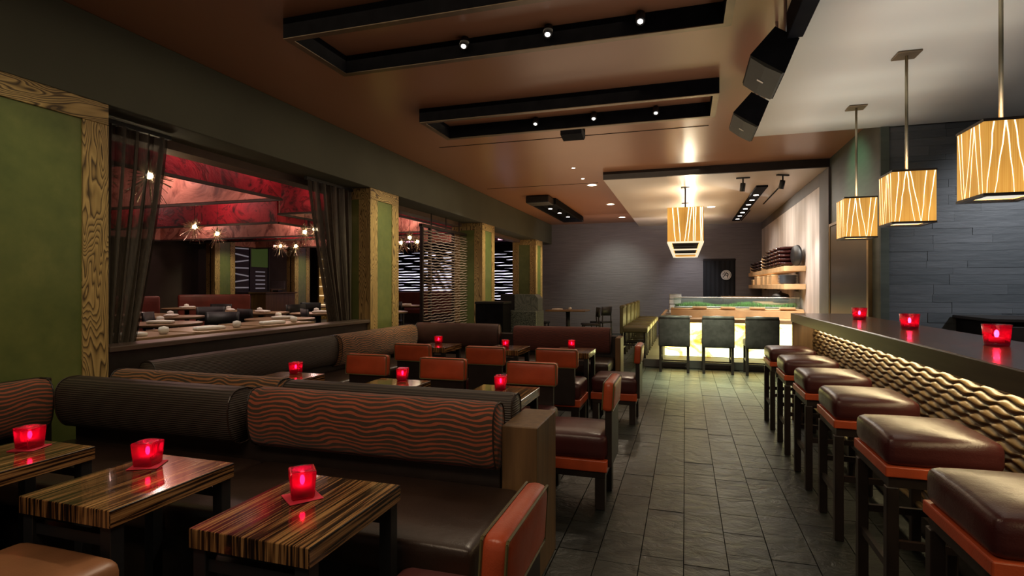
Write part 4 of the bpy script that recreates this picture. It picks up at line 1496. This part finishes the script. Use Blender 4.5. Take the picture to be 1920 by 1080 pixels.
def bent_chair(loc, rz, label, group='black bentwood chairs', H=.84):
    t = thing('dining_chair', label, 'chair', loc, rz, group)
    obj('seat', MB().soft((-.20, -.20, .43), (.20, .20, .47), .018, .006, 3), 'black_metal', t, smooth=True)
    m = MB()
    n_ = 10
    fr_, bk_ = [], []
    for i in range(n_ + 1):
        a = (i / n_ - .5)
        x_ = a * .40
        y_ = .22 - .10 * (2 * a) ** 2 * .6
        fr_.append((x_, y_))
    for (z0_, z1_) in ((.62, H),):
        vsA = [m.bm.verts.new((x_, y_ - .009, z0_)) for x_, y_ in fr_]
        vsB = [m.bm.verts.new((x_, y_ - .009 + .02, z1_)) for x_, y_ in fr_]
        vsC = [m.bm.verts.new((x_, y_ + .009, z0_)) for x_, y_ in fr_]
        vsD = [m.bm.verts.new((x_, y_ + .009 + .02, z1_)) for x_, y_ in fr_]
        for i in range(n_):
            m.bm.faces.new((vsA[i], vsA[i + 1], vsB[i + 1], vsB[i]))
            m.bm.faces.new((vsC[i + 1], vsC[i], vsD[i], vsD[i + 1]))
            m.bm.faces.new((vsB[i], vsB[i + 1], vsD[i + 1], vsD[i]))
            m.bm.faces.new((vsA[i + 1], vsA[i], vsC[i], vsC[i + 1]))
        m.bm.faces.new((vsA[0], vsB[0], vsD[0], vsC[0]))
        m.bm.faces.new((vsA[-1], vsC[-1], vsD[-1], vsB[-1]))
    obj('backrest', m, 'black_metal', t, smooth=True)
    for sx in (-1, 1):
        obj('leg', MB().bar((sx * .18, -.17, 0), (sx * .17, -.16, .43), .016, 8), 'black_metal', t, smooth=True)
        obj('leg', MB().bar((sx * .18, .20, 0), (sx * .17, .17, .64), .016, 8), 'black_metal', t, smooth=True)
    return t


dc0 = bent_chair((-3.40, 13.15, 0), PI / 2, 'black bentwood chair at the left of the table by back wall')
dup(dc0, (-2.12, 12.85, 0), -PI / 2 + .3, 'black bentwood chair nearer right side of the back wall table')
dup(dc0, (-2.0, 13.75, 0), -PI / 2 - .5, 'black bentwood chair farther right side of the back wall table')
napkin((-2.95, 13.05, .7705), .1, 'white napkin lying on the table by the back wall', 'napkins on the back table')
bun((-2.65, 13.1, .7705), 'white rolled towel on the table by the back wall', 'towels on the back table')

# granite stand beside the third and fourth columns
t = thing('host_stand', 'black front stand before the third green column', 'stand', (-3.19, 9.05, 0))
obj('body', MB().box((-.25, -.2, 0), (.25, .25, 1.03), .006), 'black_paint', t)
obj('top', MB().box((-.26, -.21, 1.031), (.26, .26, 1.075), .006), 'black_metal', t)
t = thing('granite_block', 'speckled granite block with a polished swirled slab', 'stone', (-2.95, 9.75, 0))
obj('rough_base', MB().box((-.28, -.25, 0), (.42, .3, .90), .02, 2), 'granite', t)
obj('dark_slab', MB().box((-.30, -.12, .902), (-.02, .2, 1.19), .01), 'black_metal', t)
m = MB()
m.prism([(-.018, .902), (.42, .902), (.42, 1.12), (.36, 1.19), (-.018, 1.195)], 'Y', -.14, .2)
obj('polished_slab', m, 'swirl_stone', t)

# ------------------------------------------------------------------ curtains
def curtain(y_top, y_bot, z_top, label, folds):
    """pleated sheer drawn aside: gathered toward the bottom"""
    t = thing('sheer_curtain', label, 'curtain', (XC - .25, 0, 0), 0, 'sheer curtains')
    m = MB()
    nu, nv = 110, 30
    g_ = []
    for j in range(nv + 1):
        v_ = j / nv
        z_ = z_top - (z_top - .60) * v_
        e = v_ ** 1.25
        a = y_top[0] * (1 - e) + y_bot[0] * e
        b = y_top[1] * (1 - e) + y_bot[1] * e
        if v_ > .93:
            pass
        r_ = []
        for i in range(nu + 1):
            u_ = i / nu
            ph = u_ * 2 * PI * folds
            amp = .030 + .025 * v_
            r_.append(m.bm.verts.new((amp * math.sin(ph) + .012 * math.sin(ph * 2.3 + 3 * v_), a + (b - a) * u_ + .012 * math.sin(ph * 1.7 + 1), z_)))
        g_.append(r_)
    for j in range(nv):
        for i in range(nu):
            m.bm.faces.new((g_[j][i], g_[j][i + 1], g_[j + 1][i + 1], g_[j + 1][i]))
    obj('fabric', m, 'sheer', t, smooth=True)
    obj('track', MB().box((-.02, y_top[0] - .02, z_top), (.02, y_top[1] + .02, z_top + .03)), 'black_metal', t)
    return t


curtain((2.80, 3.42), (2.82, 3.06), 2.52, 'brown sheer curtain gathered beside the wide green panel', 6)
curtain((5.14, 5.98), (5.64, 5.97), 2.52, 'brown sheer curtain drawn beside the second green column', 7)

# ------------------------------------------------------------------ hanging woven screen
t = thing('hanging_screen', 'woven bamboo screen hanging from the ceiling in the opening', 'screen', (-4.10, 9.1, 0))
for yv in (-.98, -.68, .30, .94):
    obj('upright', MB().box((-.025, yv, .45), (.025, yv + .05, 2.31)), 'dark_wood', t)
obj('top_rail', MB().box((-.03, -1.0, 2.312), (.03, 1.0, 2.36)), 'dark_wood', t)
obj('bottom_rail', MB().box((-.03, -1.0, .40), (.03, 1.0, .449)), 'dark_wood', t)
for yv in (-.6, .0, .6):
    obj('hanger', MB().bar((0, yv, 2.36), (0, yv, 3.3), .01, 6), 'dark_wood', t)
plain('bamboo', (.30, .23, .18), .25, vary=.3, scale=30)
# each strip weaves front and back of the uprights
for k in range(38):
    z_ = .49 + k * .0478
    m = MB()
    n_ = 46
    prev = None
    for i in range(n_ + 1):
        y_ = -.96 + 1.92 * i / n_
        xo = .010 * math.sin(i * PI / 1.0 * .5 + (k % 2) * PI) + .028
        zo = .006 * math.sin(i * .9 + k * 1.3)
        ring = [m.bm.verts.new((xo + a, y_, z_ + zo + b)) for a, b in ((-.006, -.009), (.006, -.009), (.009, 0), (.006, .009), (-.006, .009))]
        if prev:
            for q in range(5):
                m.bm.faces.new((prev[q], prev[(q + 1) % 5], ring[(q + 1) % 5], ring[q]))
        prev = ring
    obj('slat', m, 'bamboo', t)

# ------------------------------------------------------------------ dining room beyond the ledge
def valance(x0, x1, y0, y1, z0, z1, label):
    t = thing('fabric_valance', label, 'canopy', ((x0 + x1) / 2, (y0 + y1) / 2, z0), 0, 'red fabric ceiling boxes')
    hx, hy, H = (x1 - x0) / 2, (y1 - y0) / 2, z1 - z0
    th = .03
    for nm, lo, hi, mt in (('panel', (hx - th, -hy, 0), (hx, hy, H), 'red_fabric'), ('panel', (-hx, -hy, 0), (-hx + th, hy, H), 'lit_red_fabric'),
                           ('panel', (-hx + th, -hy, 0), (hx - th, -hy + th, H), 'red_fabric'), ('panel', (-hx + th, hy - th, 0), (hx - th, hy, H), 'lit_red_fabric')):
        obj(nm, MB().box(lo, hi, .004), mt, t)
    b = MB()
    for s_ in (-1, 1):
        b.box((-hx, s_ * hy - .025, -.035), (hx, s_ * hy + .025, -.001))
        b.box((s_ * hx - .025, -hy + .026, -.035), (s_ * hx + .025, hy - .026, -.001))
    obj('edge_frame', b, 'brown_wall', t)
    for s_ in (-1, 1):
        obj('hanger', MB().box((s_ * (hx - .02) - .01, -.03, H), (s_ * (hx - .02) + .01, .03, 3.299 - z0)), 'black_metal', t)
    return t


valance(-9.0, -5.6, 3.4, 6.65, 2.62, 3.28, 'red fabric ceiling box, lit pink inside, nearest the first curtain')
valance(-12.6, -7.0, 8.2, 10.6, 2.50, 2.95, 'low long red fabric box over the dining room middle')
valance(-6.8, -4.9, 8.0, 11.6, 2.62, 3.2, 'red fabric box seen left of the second curtain and behind screen')
valance(-12.4, -8.0, 11.3, 13.6, 2.50, 2.9, 'low red fabric box, lit pink inside, deep over the dining room')
valance(-7.4, -5.2, 12.6, 15.2, 2.66, 3.2, 'red fabric box deep above the bright slatted wall')
for (x_, y_, z_, p_) in ((-6.0, 4.6, 3.15, 22), (-6.0, 6.1, 3.15, 22), (-7.5, 6.3, 3.15, 26), (-8.4, 6.2, 2.9, 12), (-5.35, 5.0, 3.2, 14), (-5.35, 6.2, 3.2, 14),
                         (-8.0, 7.8, 3.1, 20), (-10.5, 7.8, 3.1, 20), (-8.5, 10.3, 2.9, 20), (-11, 10.2, 2.9, 20), (-4.65, 9.0, 3.2, 12), (-4.65, 10.6, 3.2, 12), (-6.0, 11.2, 3.0, 22),
                         (-5.8, 7.8, 3.1, 14), (-10, 13.2, 2.8, 20), (-6.3, 14.8, 3.0, 20), (-6.3, 12.3, 3.1, 14), (-9.0, 11.0, 2.85, 12)):
    lamp('canopy_light', 'POINT', (x_, y_, z_), p_ * .62, (1, .62, .55), size=.06)

# starburst lamps
sb_bulb = MB().sphere((0, 0, 0), .030, 12, 8).mesh(True)
rs = random.Random(11)
m = MB()
for k in range(110):
    th_ = rs.uniform(0, 2 * PI)
    ph = math.acos(rs.uniform(-1, 1))
    d = Vector((math.sin(ph) * math.cos(th_), math.sin(ph) * math.sin(th_), math.cos(ph)))
    L = rs.uniform(.13, .20)
    if d.z < -.5:
        L *= 1.5
    elif d.z > .4:
        L *= .75
    m.bar(d * .03, d * L, .0030, 3)
spike_me = m.mesh()
plain('wire', (.75, .62, .45), .25, .9)
burst0 = None
blist = [((-4.66, 3.30, 2.3), 'starburst lamp seen through the first sheer curtain'), ((-4.55, 3.72, 2.32), 'starburst lamp just right of it through the first curtain'),
         ((-7.55, 6.96, 2.3), 'starburst lamp hanging leftmost in the open dining room'), ((-8.0, 7.85, 2.28), 'starburst lamp above the first dining column'),
         ((-9.25, 10.95, 2.3), 'starburst lamp left of the close low pair'), ((-8.72, 10.84, 2.28), 'starburst lamp, right one of the close low pair'),
         ((-6.43, 8.23, 2.3), 'starburst lamp, left of the high pair by the second curtain'), ((-5.96, 7.9, 2.3), 'starburst lamp touching the edge of the second curtain'),
         ((-5.98, 10.88, 2.3), 'starburst lamp left of three beside the second column'), ((-5.28, 9.96, 2.32), 'starburst lamp, highest of three left of the screen'),
         ((-5.5, 10.72, 2.3), 'starburst lamp, right of three at the screen edge')]
for (lc, lb) in blist:
    if burst0 is None:
        t = thing('starburst_lamp', lb, 'lamp', lc, 0, 'starburst lamps')
        obj('bulb', sb_bulb, 'bulb', t)
        obj('spikes', spike_me, 'wire', t)
        obj('cord', MB().bar((0, 0, .04), (0, 0, .99), .004, 5), 'black_metal', t)
        lamp('burst_light', 'POINT', (0, 0, -.0), 7, (1, .8, .5), size=.05, parent=t)
        burst0 = t
    else:
        dup(burst0, lc, rs.uniform(0, 6), lb)


def round_table(loc, label, r=.42):
    t = thing('dining_table', label, 'table', loc, 0, 'dining room tables')
    obj('tabletop', MB().lathe([(0, .715), (r - .02, .715), (r, .728), (r, .745), (0, .75)], 28), 'dining_table_top', t, smooth=False)
    obj('pedestal', MB().cyl((0, 0, .02), .04, .695, 10), 'black_metal', t, smooth=True)
    obj('base', MB().cyl((0, 0, 0), .22, .02, 16), 'black_metal', t)
    return t


ZD = .1805
rt = None
tabs = [((-5.61, 4.72), 'round dining table behind the ledge, nearest the left curtain'), ((-4.95, 5.86), 'round dining table right before the second curtain'),
        ((-9.05, 8.17), 'round dining table far back before the red booths'), ((-7.67, 6.06), 'round dining table at left beside the red booth'),
        ((-6.71, 5.80), 'round dining table second from the left curtain'), ((-7.36, 7.48), 'round dining table in the middle of the dining room'),
        ((-6.42, 7.16), 'round dining table before the wooden podium'), ((-7.38, 9.59), 'round dining table far right by the wine rack'),
        ((-5.45, 7.30), 'round dining table left of the second curtain foot'), ((-5.87, 10.74), 'round dining table seen left of the woven screen'),
        ((-4.75, 8.0), 'round dining table nearest the woven screen')]
for (p, lb) in tabs:
    if rt is None:
        rt = round_table((*p, ZD), lb)
    else:
        dup(rt, (*p, ZD), 0, lb)
for k, (p, lb) in enumerate(tabs):
    w_ = lb.replace('round dining table ', '')
    napkin((p[0] + .12, p[1] - .1, ZD + .7505), .5 + k * .4, 'white napkin on the round table ' + w_, 'napkins on dining tables')
    bun((p[0] - .1, p[1] + .08, ZD + .7505), 'white rolled towel on the round table ' + w_, 'towels on dining tables')
# three square tables pushed against the ledge
sq = None
for k, y_ in enumerate((3.42, 4.22, 5.05)):
    w_ = ('left', 'middle', 'right')[k]
    lb = 'square wood table against the ledge, %s of three' % w_
    if sq is None:
        t = thing('ledge_table', lb, 'table', (-4.43, y_, ZD), 0, 'tables along the ledge')
        obj('tabletop', MB().box((-.34, -.36, .715), (.34, .36, .75), .004), 'dining_table_top', t)
        obj('pedestal', MB().cyl((0, 0, .02), .04, .694, 10), 'black_metal', t)
        obj('base', MB().cyl((0, 0, 0), .22, .02, 16), 'black_metal', t)
        sq = t
    else:
        dup(sq, (-4.43, y_, ZD), 0, lb)
    napkin((-4.27, y_ - .12, ZD + .7505), 1.3, 'white folded napkin on the %s table at the ledge' % w_, 'napkins along the ledge')
    bun((-4.22, y_ + .16, ZD + .7505), 'white rolled towel on the %s table at the ledge' % w_, 'towels along the ledge')
chl = [((-5.3, 4.2, 2.6), 'black dining chair closest to the left curtain'), ((-5.40, 5.28, .4), 'black dining chair left of the second curtain, front'),
       ((-6.1, 5.2, 2.2), 'black dining chair second from the left curtain'), ((-6.9, 6.6, .6), 'black dining chair in the middle of the dining room'),
       ((-5.9, 6.5, 2.8), 'black dining chair before the wooden podium'), ((-7.9, 7.7, .2), 'black dining chair far back before the red booths'),
       ((-6.9, 8.9, .3), 'black dining chair far right by the wine rack'), ((-5.0, 6.7, 2.4), 'black dining chair left of the curtain foot'),
       ((-4.75, 7.28, .2), 'black dining chair nearest the woven screen'), ((-5.75, 9.98, .1), 'black dining chair before the table left of the screen'),
       ((-6.3, 8.0, 1.2), 'black dining chair behind the podium tables')]
for (p, lb) in chl:
    o = dup(dc0, (p[0], p[1], ZD), p[2], lb)
    o['group'] = 'black dining room chairs'


def booth(loc, L, label, rz=0):
    t = thing('booth', label, 'booth', loc, rz, 'red booths')
    obj('base', MB().box((-L / 2, -.25, 0), (L / 2, .25, .30)), 'dark_wood', t)
    obj('seat', MB().soft((-L / 2, -.26, .30), (L / 2, .22, .45), .03, .01), 'dark_red_leather', t, smooth=True)
    obj('back', MB().soft((-L / 2, .16, .42), (L / 2, .30, .98), .04), 'dark_red_leather', t, smooth=True)
    return t


booth((-9.6, 6.9, ZD), 1.8, 'red leather booth at the left behind the curtain', .9)
booth((-9.6, 9.4, ZD), 1.4, 'red leather booth before the first dining column', .9)
booth((-8.0, 15.9, ZD), 3.4, 'red leather booth below the bright slatted wall')
# podium with till
t = thing('podium', 'brown wooden podium between the two dining columns', 'podium', (-11.3, 12.85, ZD))
obj('body', MB().box((-.25, -.35, 0), (.25, .85, .95), .006), 'brown_wood', t)
obj('top', MB().box((-.30, -.40, .951), (.30, .90, .99), .006), 'brown_wood', t)
obj('back_board', MB().box((-.30, .45, .991), (-.25, .90, 1.25), .004), 'brown_wood', t)
t = thing('till_screen', 'slanted silver till screen on the podium', 'monitor', (-11.25, 13.2, ZD + .991))
obj('foot', MB().box((-.1, -.1, 0), (.1, .1, .06), .01), 'black_metal', t)
obj('display', MB().box((-.2, -.02, -.14), (.2, .02, .14), .008), 'steel', t, (0, 0, .2), (-.6, 0, .6))
# display window beyond the podium
wd = struct('window_1', MB().box((-12.99, 13.1, 1.15), (-12.93, 13.16, 2.75)), 'black_metal')
obj('window_frame', MB().box((-12.99, 14.75, 1.15), (-12.93, 14.81, 2.75)), 'black_metal', wd)
obj('window_frame', MB().box((-12.99, 13.161, 1.15), (-12.93, 14.749, 1.2)), 'black_metal', wd)
obj('window_frame', MB().box((-12.99, 13.95, 1.201), (-12.93, 14.0, 2.7)), 'black_metal', wd)
emit('green_glow', (.10, .17, .03), .16)
emit('white_glow', (.8, .75, .85), .13)
obj('green_pane', MB().box((-12.985, 14.01, 1.95), (-12.95, 14.74, 2.7)), 'green_glow', wd)
obj('dark_pane', MB().box((-12.985, 14.01, 1.205), (-12.95, 14.74, 1.94)), 'black_metal', wd)
obj('dark_pane', MB().box((-12.985, 13.17, 1.205), (-12.95, 13.94, 2.7)), 'black_metal', wd)
for k in range(7):
    obj('light_band', MB().box((-12.948, 13.2, 1.28 + k * .2), (-12.93, 13.9, 1.32 + k * .2), .002, rot=Matrix.Rotation(.15 * math.sin(k * 2.1), 4, 'X')), 'white_glow', wd)
for k in range(5):
    obj('light_band', MB().box((-12.948, 14.2, 1.26 + k * .13), (-12.93, 14.6, 1.295 + k * .13)), 'white_glow', wd)
# wine rack
t = thing('wine_rack', 'lit wooden wine rack at the end of the dining room', 'rack', (-11.9, 16.6, ZD))
for xv in (-.42, .36):
    obj('side', MB().box((xv, -.15, 0), (xv + .06, .3, 2.4)), 'grain_wood', t)
obj('back', MB().box((-.36, .26, 0), (.36, .29, 2.4)), 'brown_wood', t)
for k in range(6):
    obj('shelf', MB().box((-.359, -.14, .5 + k * .32), (.359, .255, .525 + k * .32)), 'shelf_glow', t)
wb_me = MB().lathe([(0, 0), (.036, 0), (.036, .17), (.014, .21), (.014, .27), (0, .27)], 10).mesh(True)
wb_me.materials.append(M['lacquer'])
for k in range(5):
    for q in range(5):
        tag(obj('wine_bottle', wb_me, 'lacquer', None, (-12.14 + q * .12, 16.6, ZD + .526 + .32 * k)), 'dark wine bottle, %s from left on the %s shelf from below of the lit rack' % (ORD[q], ORD[k]), 'bottle', 'wine bottles on the rack')

# bright wall of dark branches
t = thing('branch_wall', 'backlit white wall crossed by dark horizontal branches', 'wall panel', (-7.0, 16.5, 0))
obj('light_panel', MB().box((-2.5, .10, .86), (2.3, .14, 2.50)), 'slat_glow', t)
obj('frame', MB().box((-2.56, -.06, .5), (-2.501, .15, 3.0)), 'neon_pink', t)
obj('panel_head', MB().box((-2.5, .05, 2.501), (2.3, .14, 3.2)), 'black_paint', t)
obj('neon_line', MB().box((-2.5, -.04, 2.80), (2.3, .0, 2.84)), 'neon_pink', t)
for k in range(26):
    m = MB()
    z_ = .90 + k * .088
    prev = None
    th_ = (.024 + .010 * rs.random()) if k < 11 else .034
    for i in range(41):
        x_ = -2.5 + 4.8 * i / 40
        zo = .007 * math.sin(i * .7 + k * 2.1) + .004 * math.sin(i * 1.9 + k)
        ring = [m.bm.verts.new((x_, a * .5, z_ + zo + b * th_)) for a, b in ((-.05, 0), (0, -1.2), (.05, 0), (0, 1.2))]
        if prev:
            for q in range(4):
                m.bm.faces.new((prev[q], prev[(q + 1) % 4], ring[(q + 1) % 4], ring[q]))
        prev = ring
    obj('branch', m, 'black_paint', t)
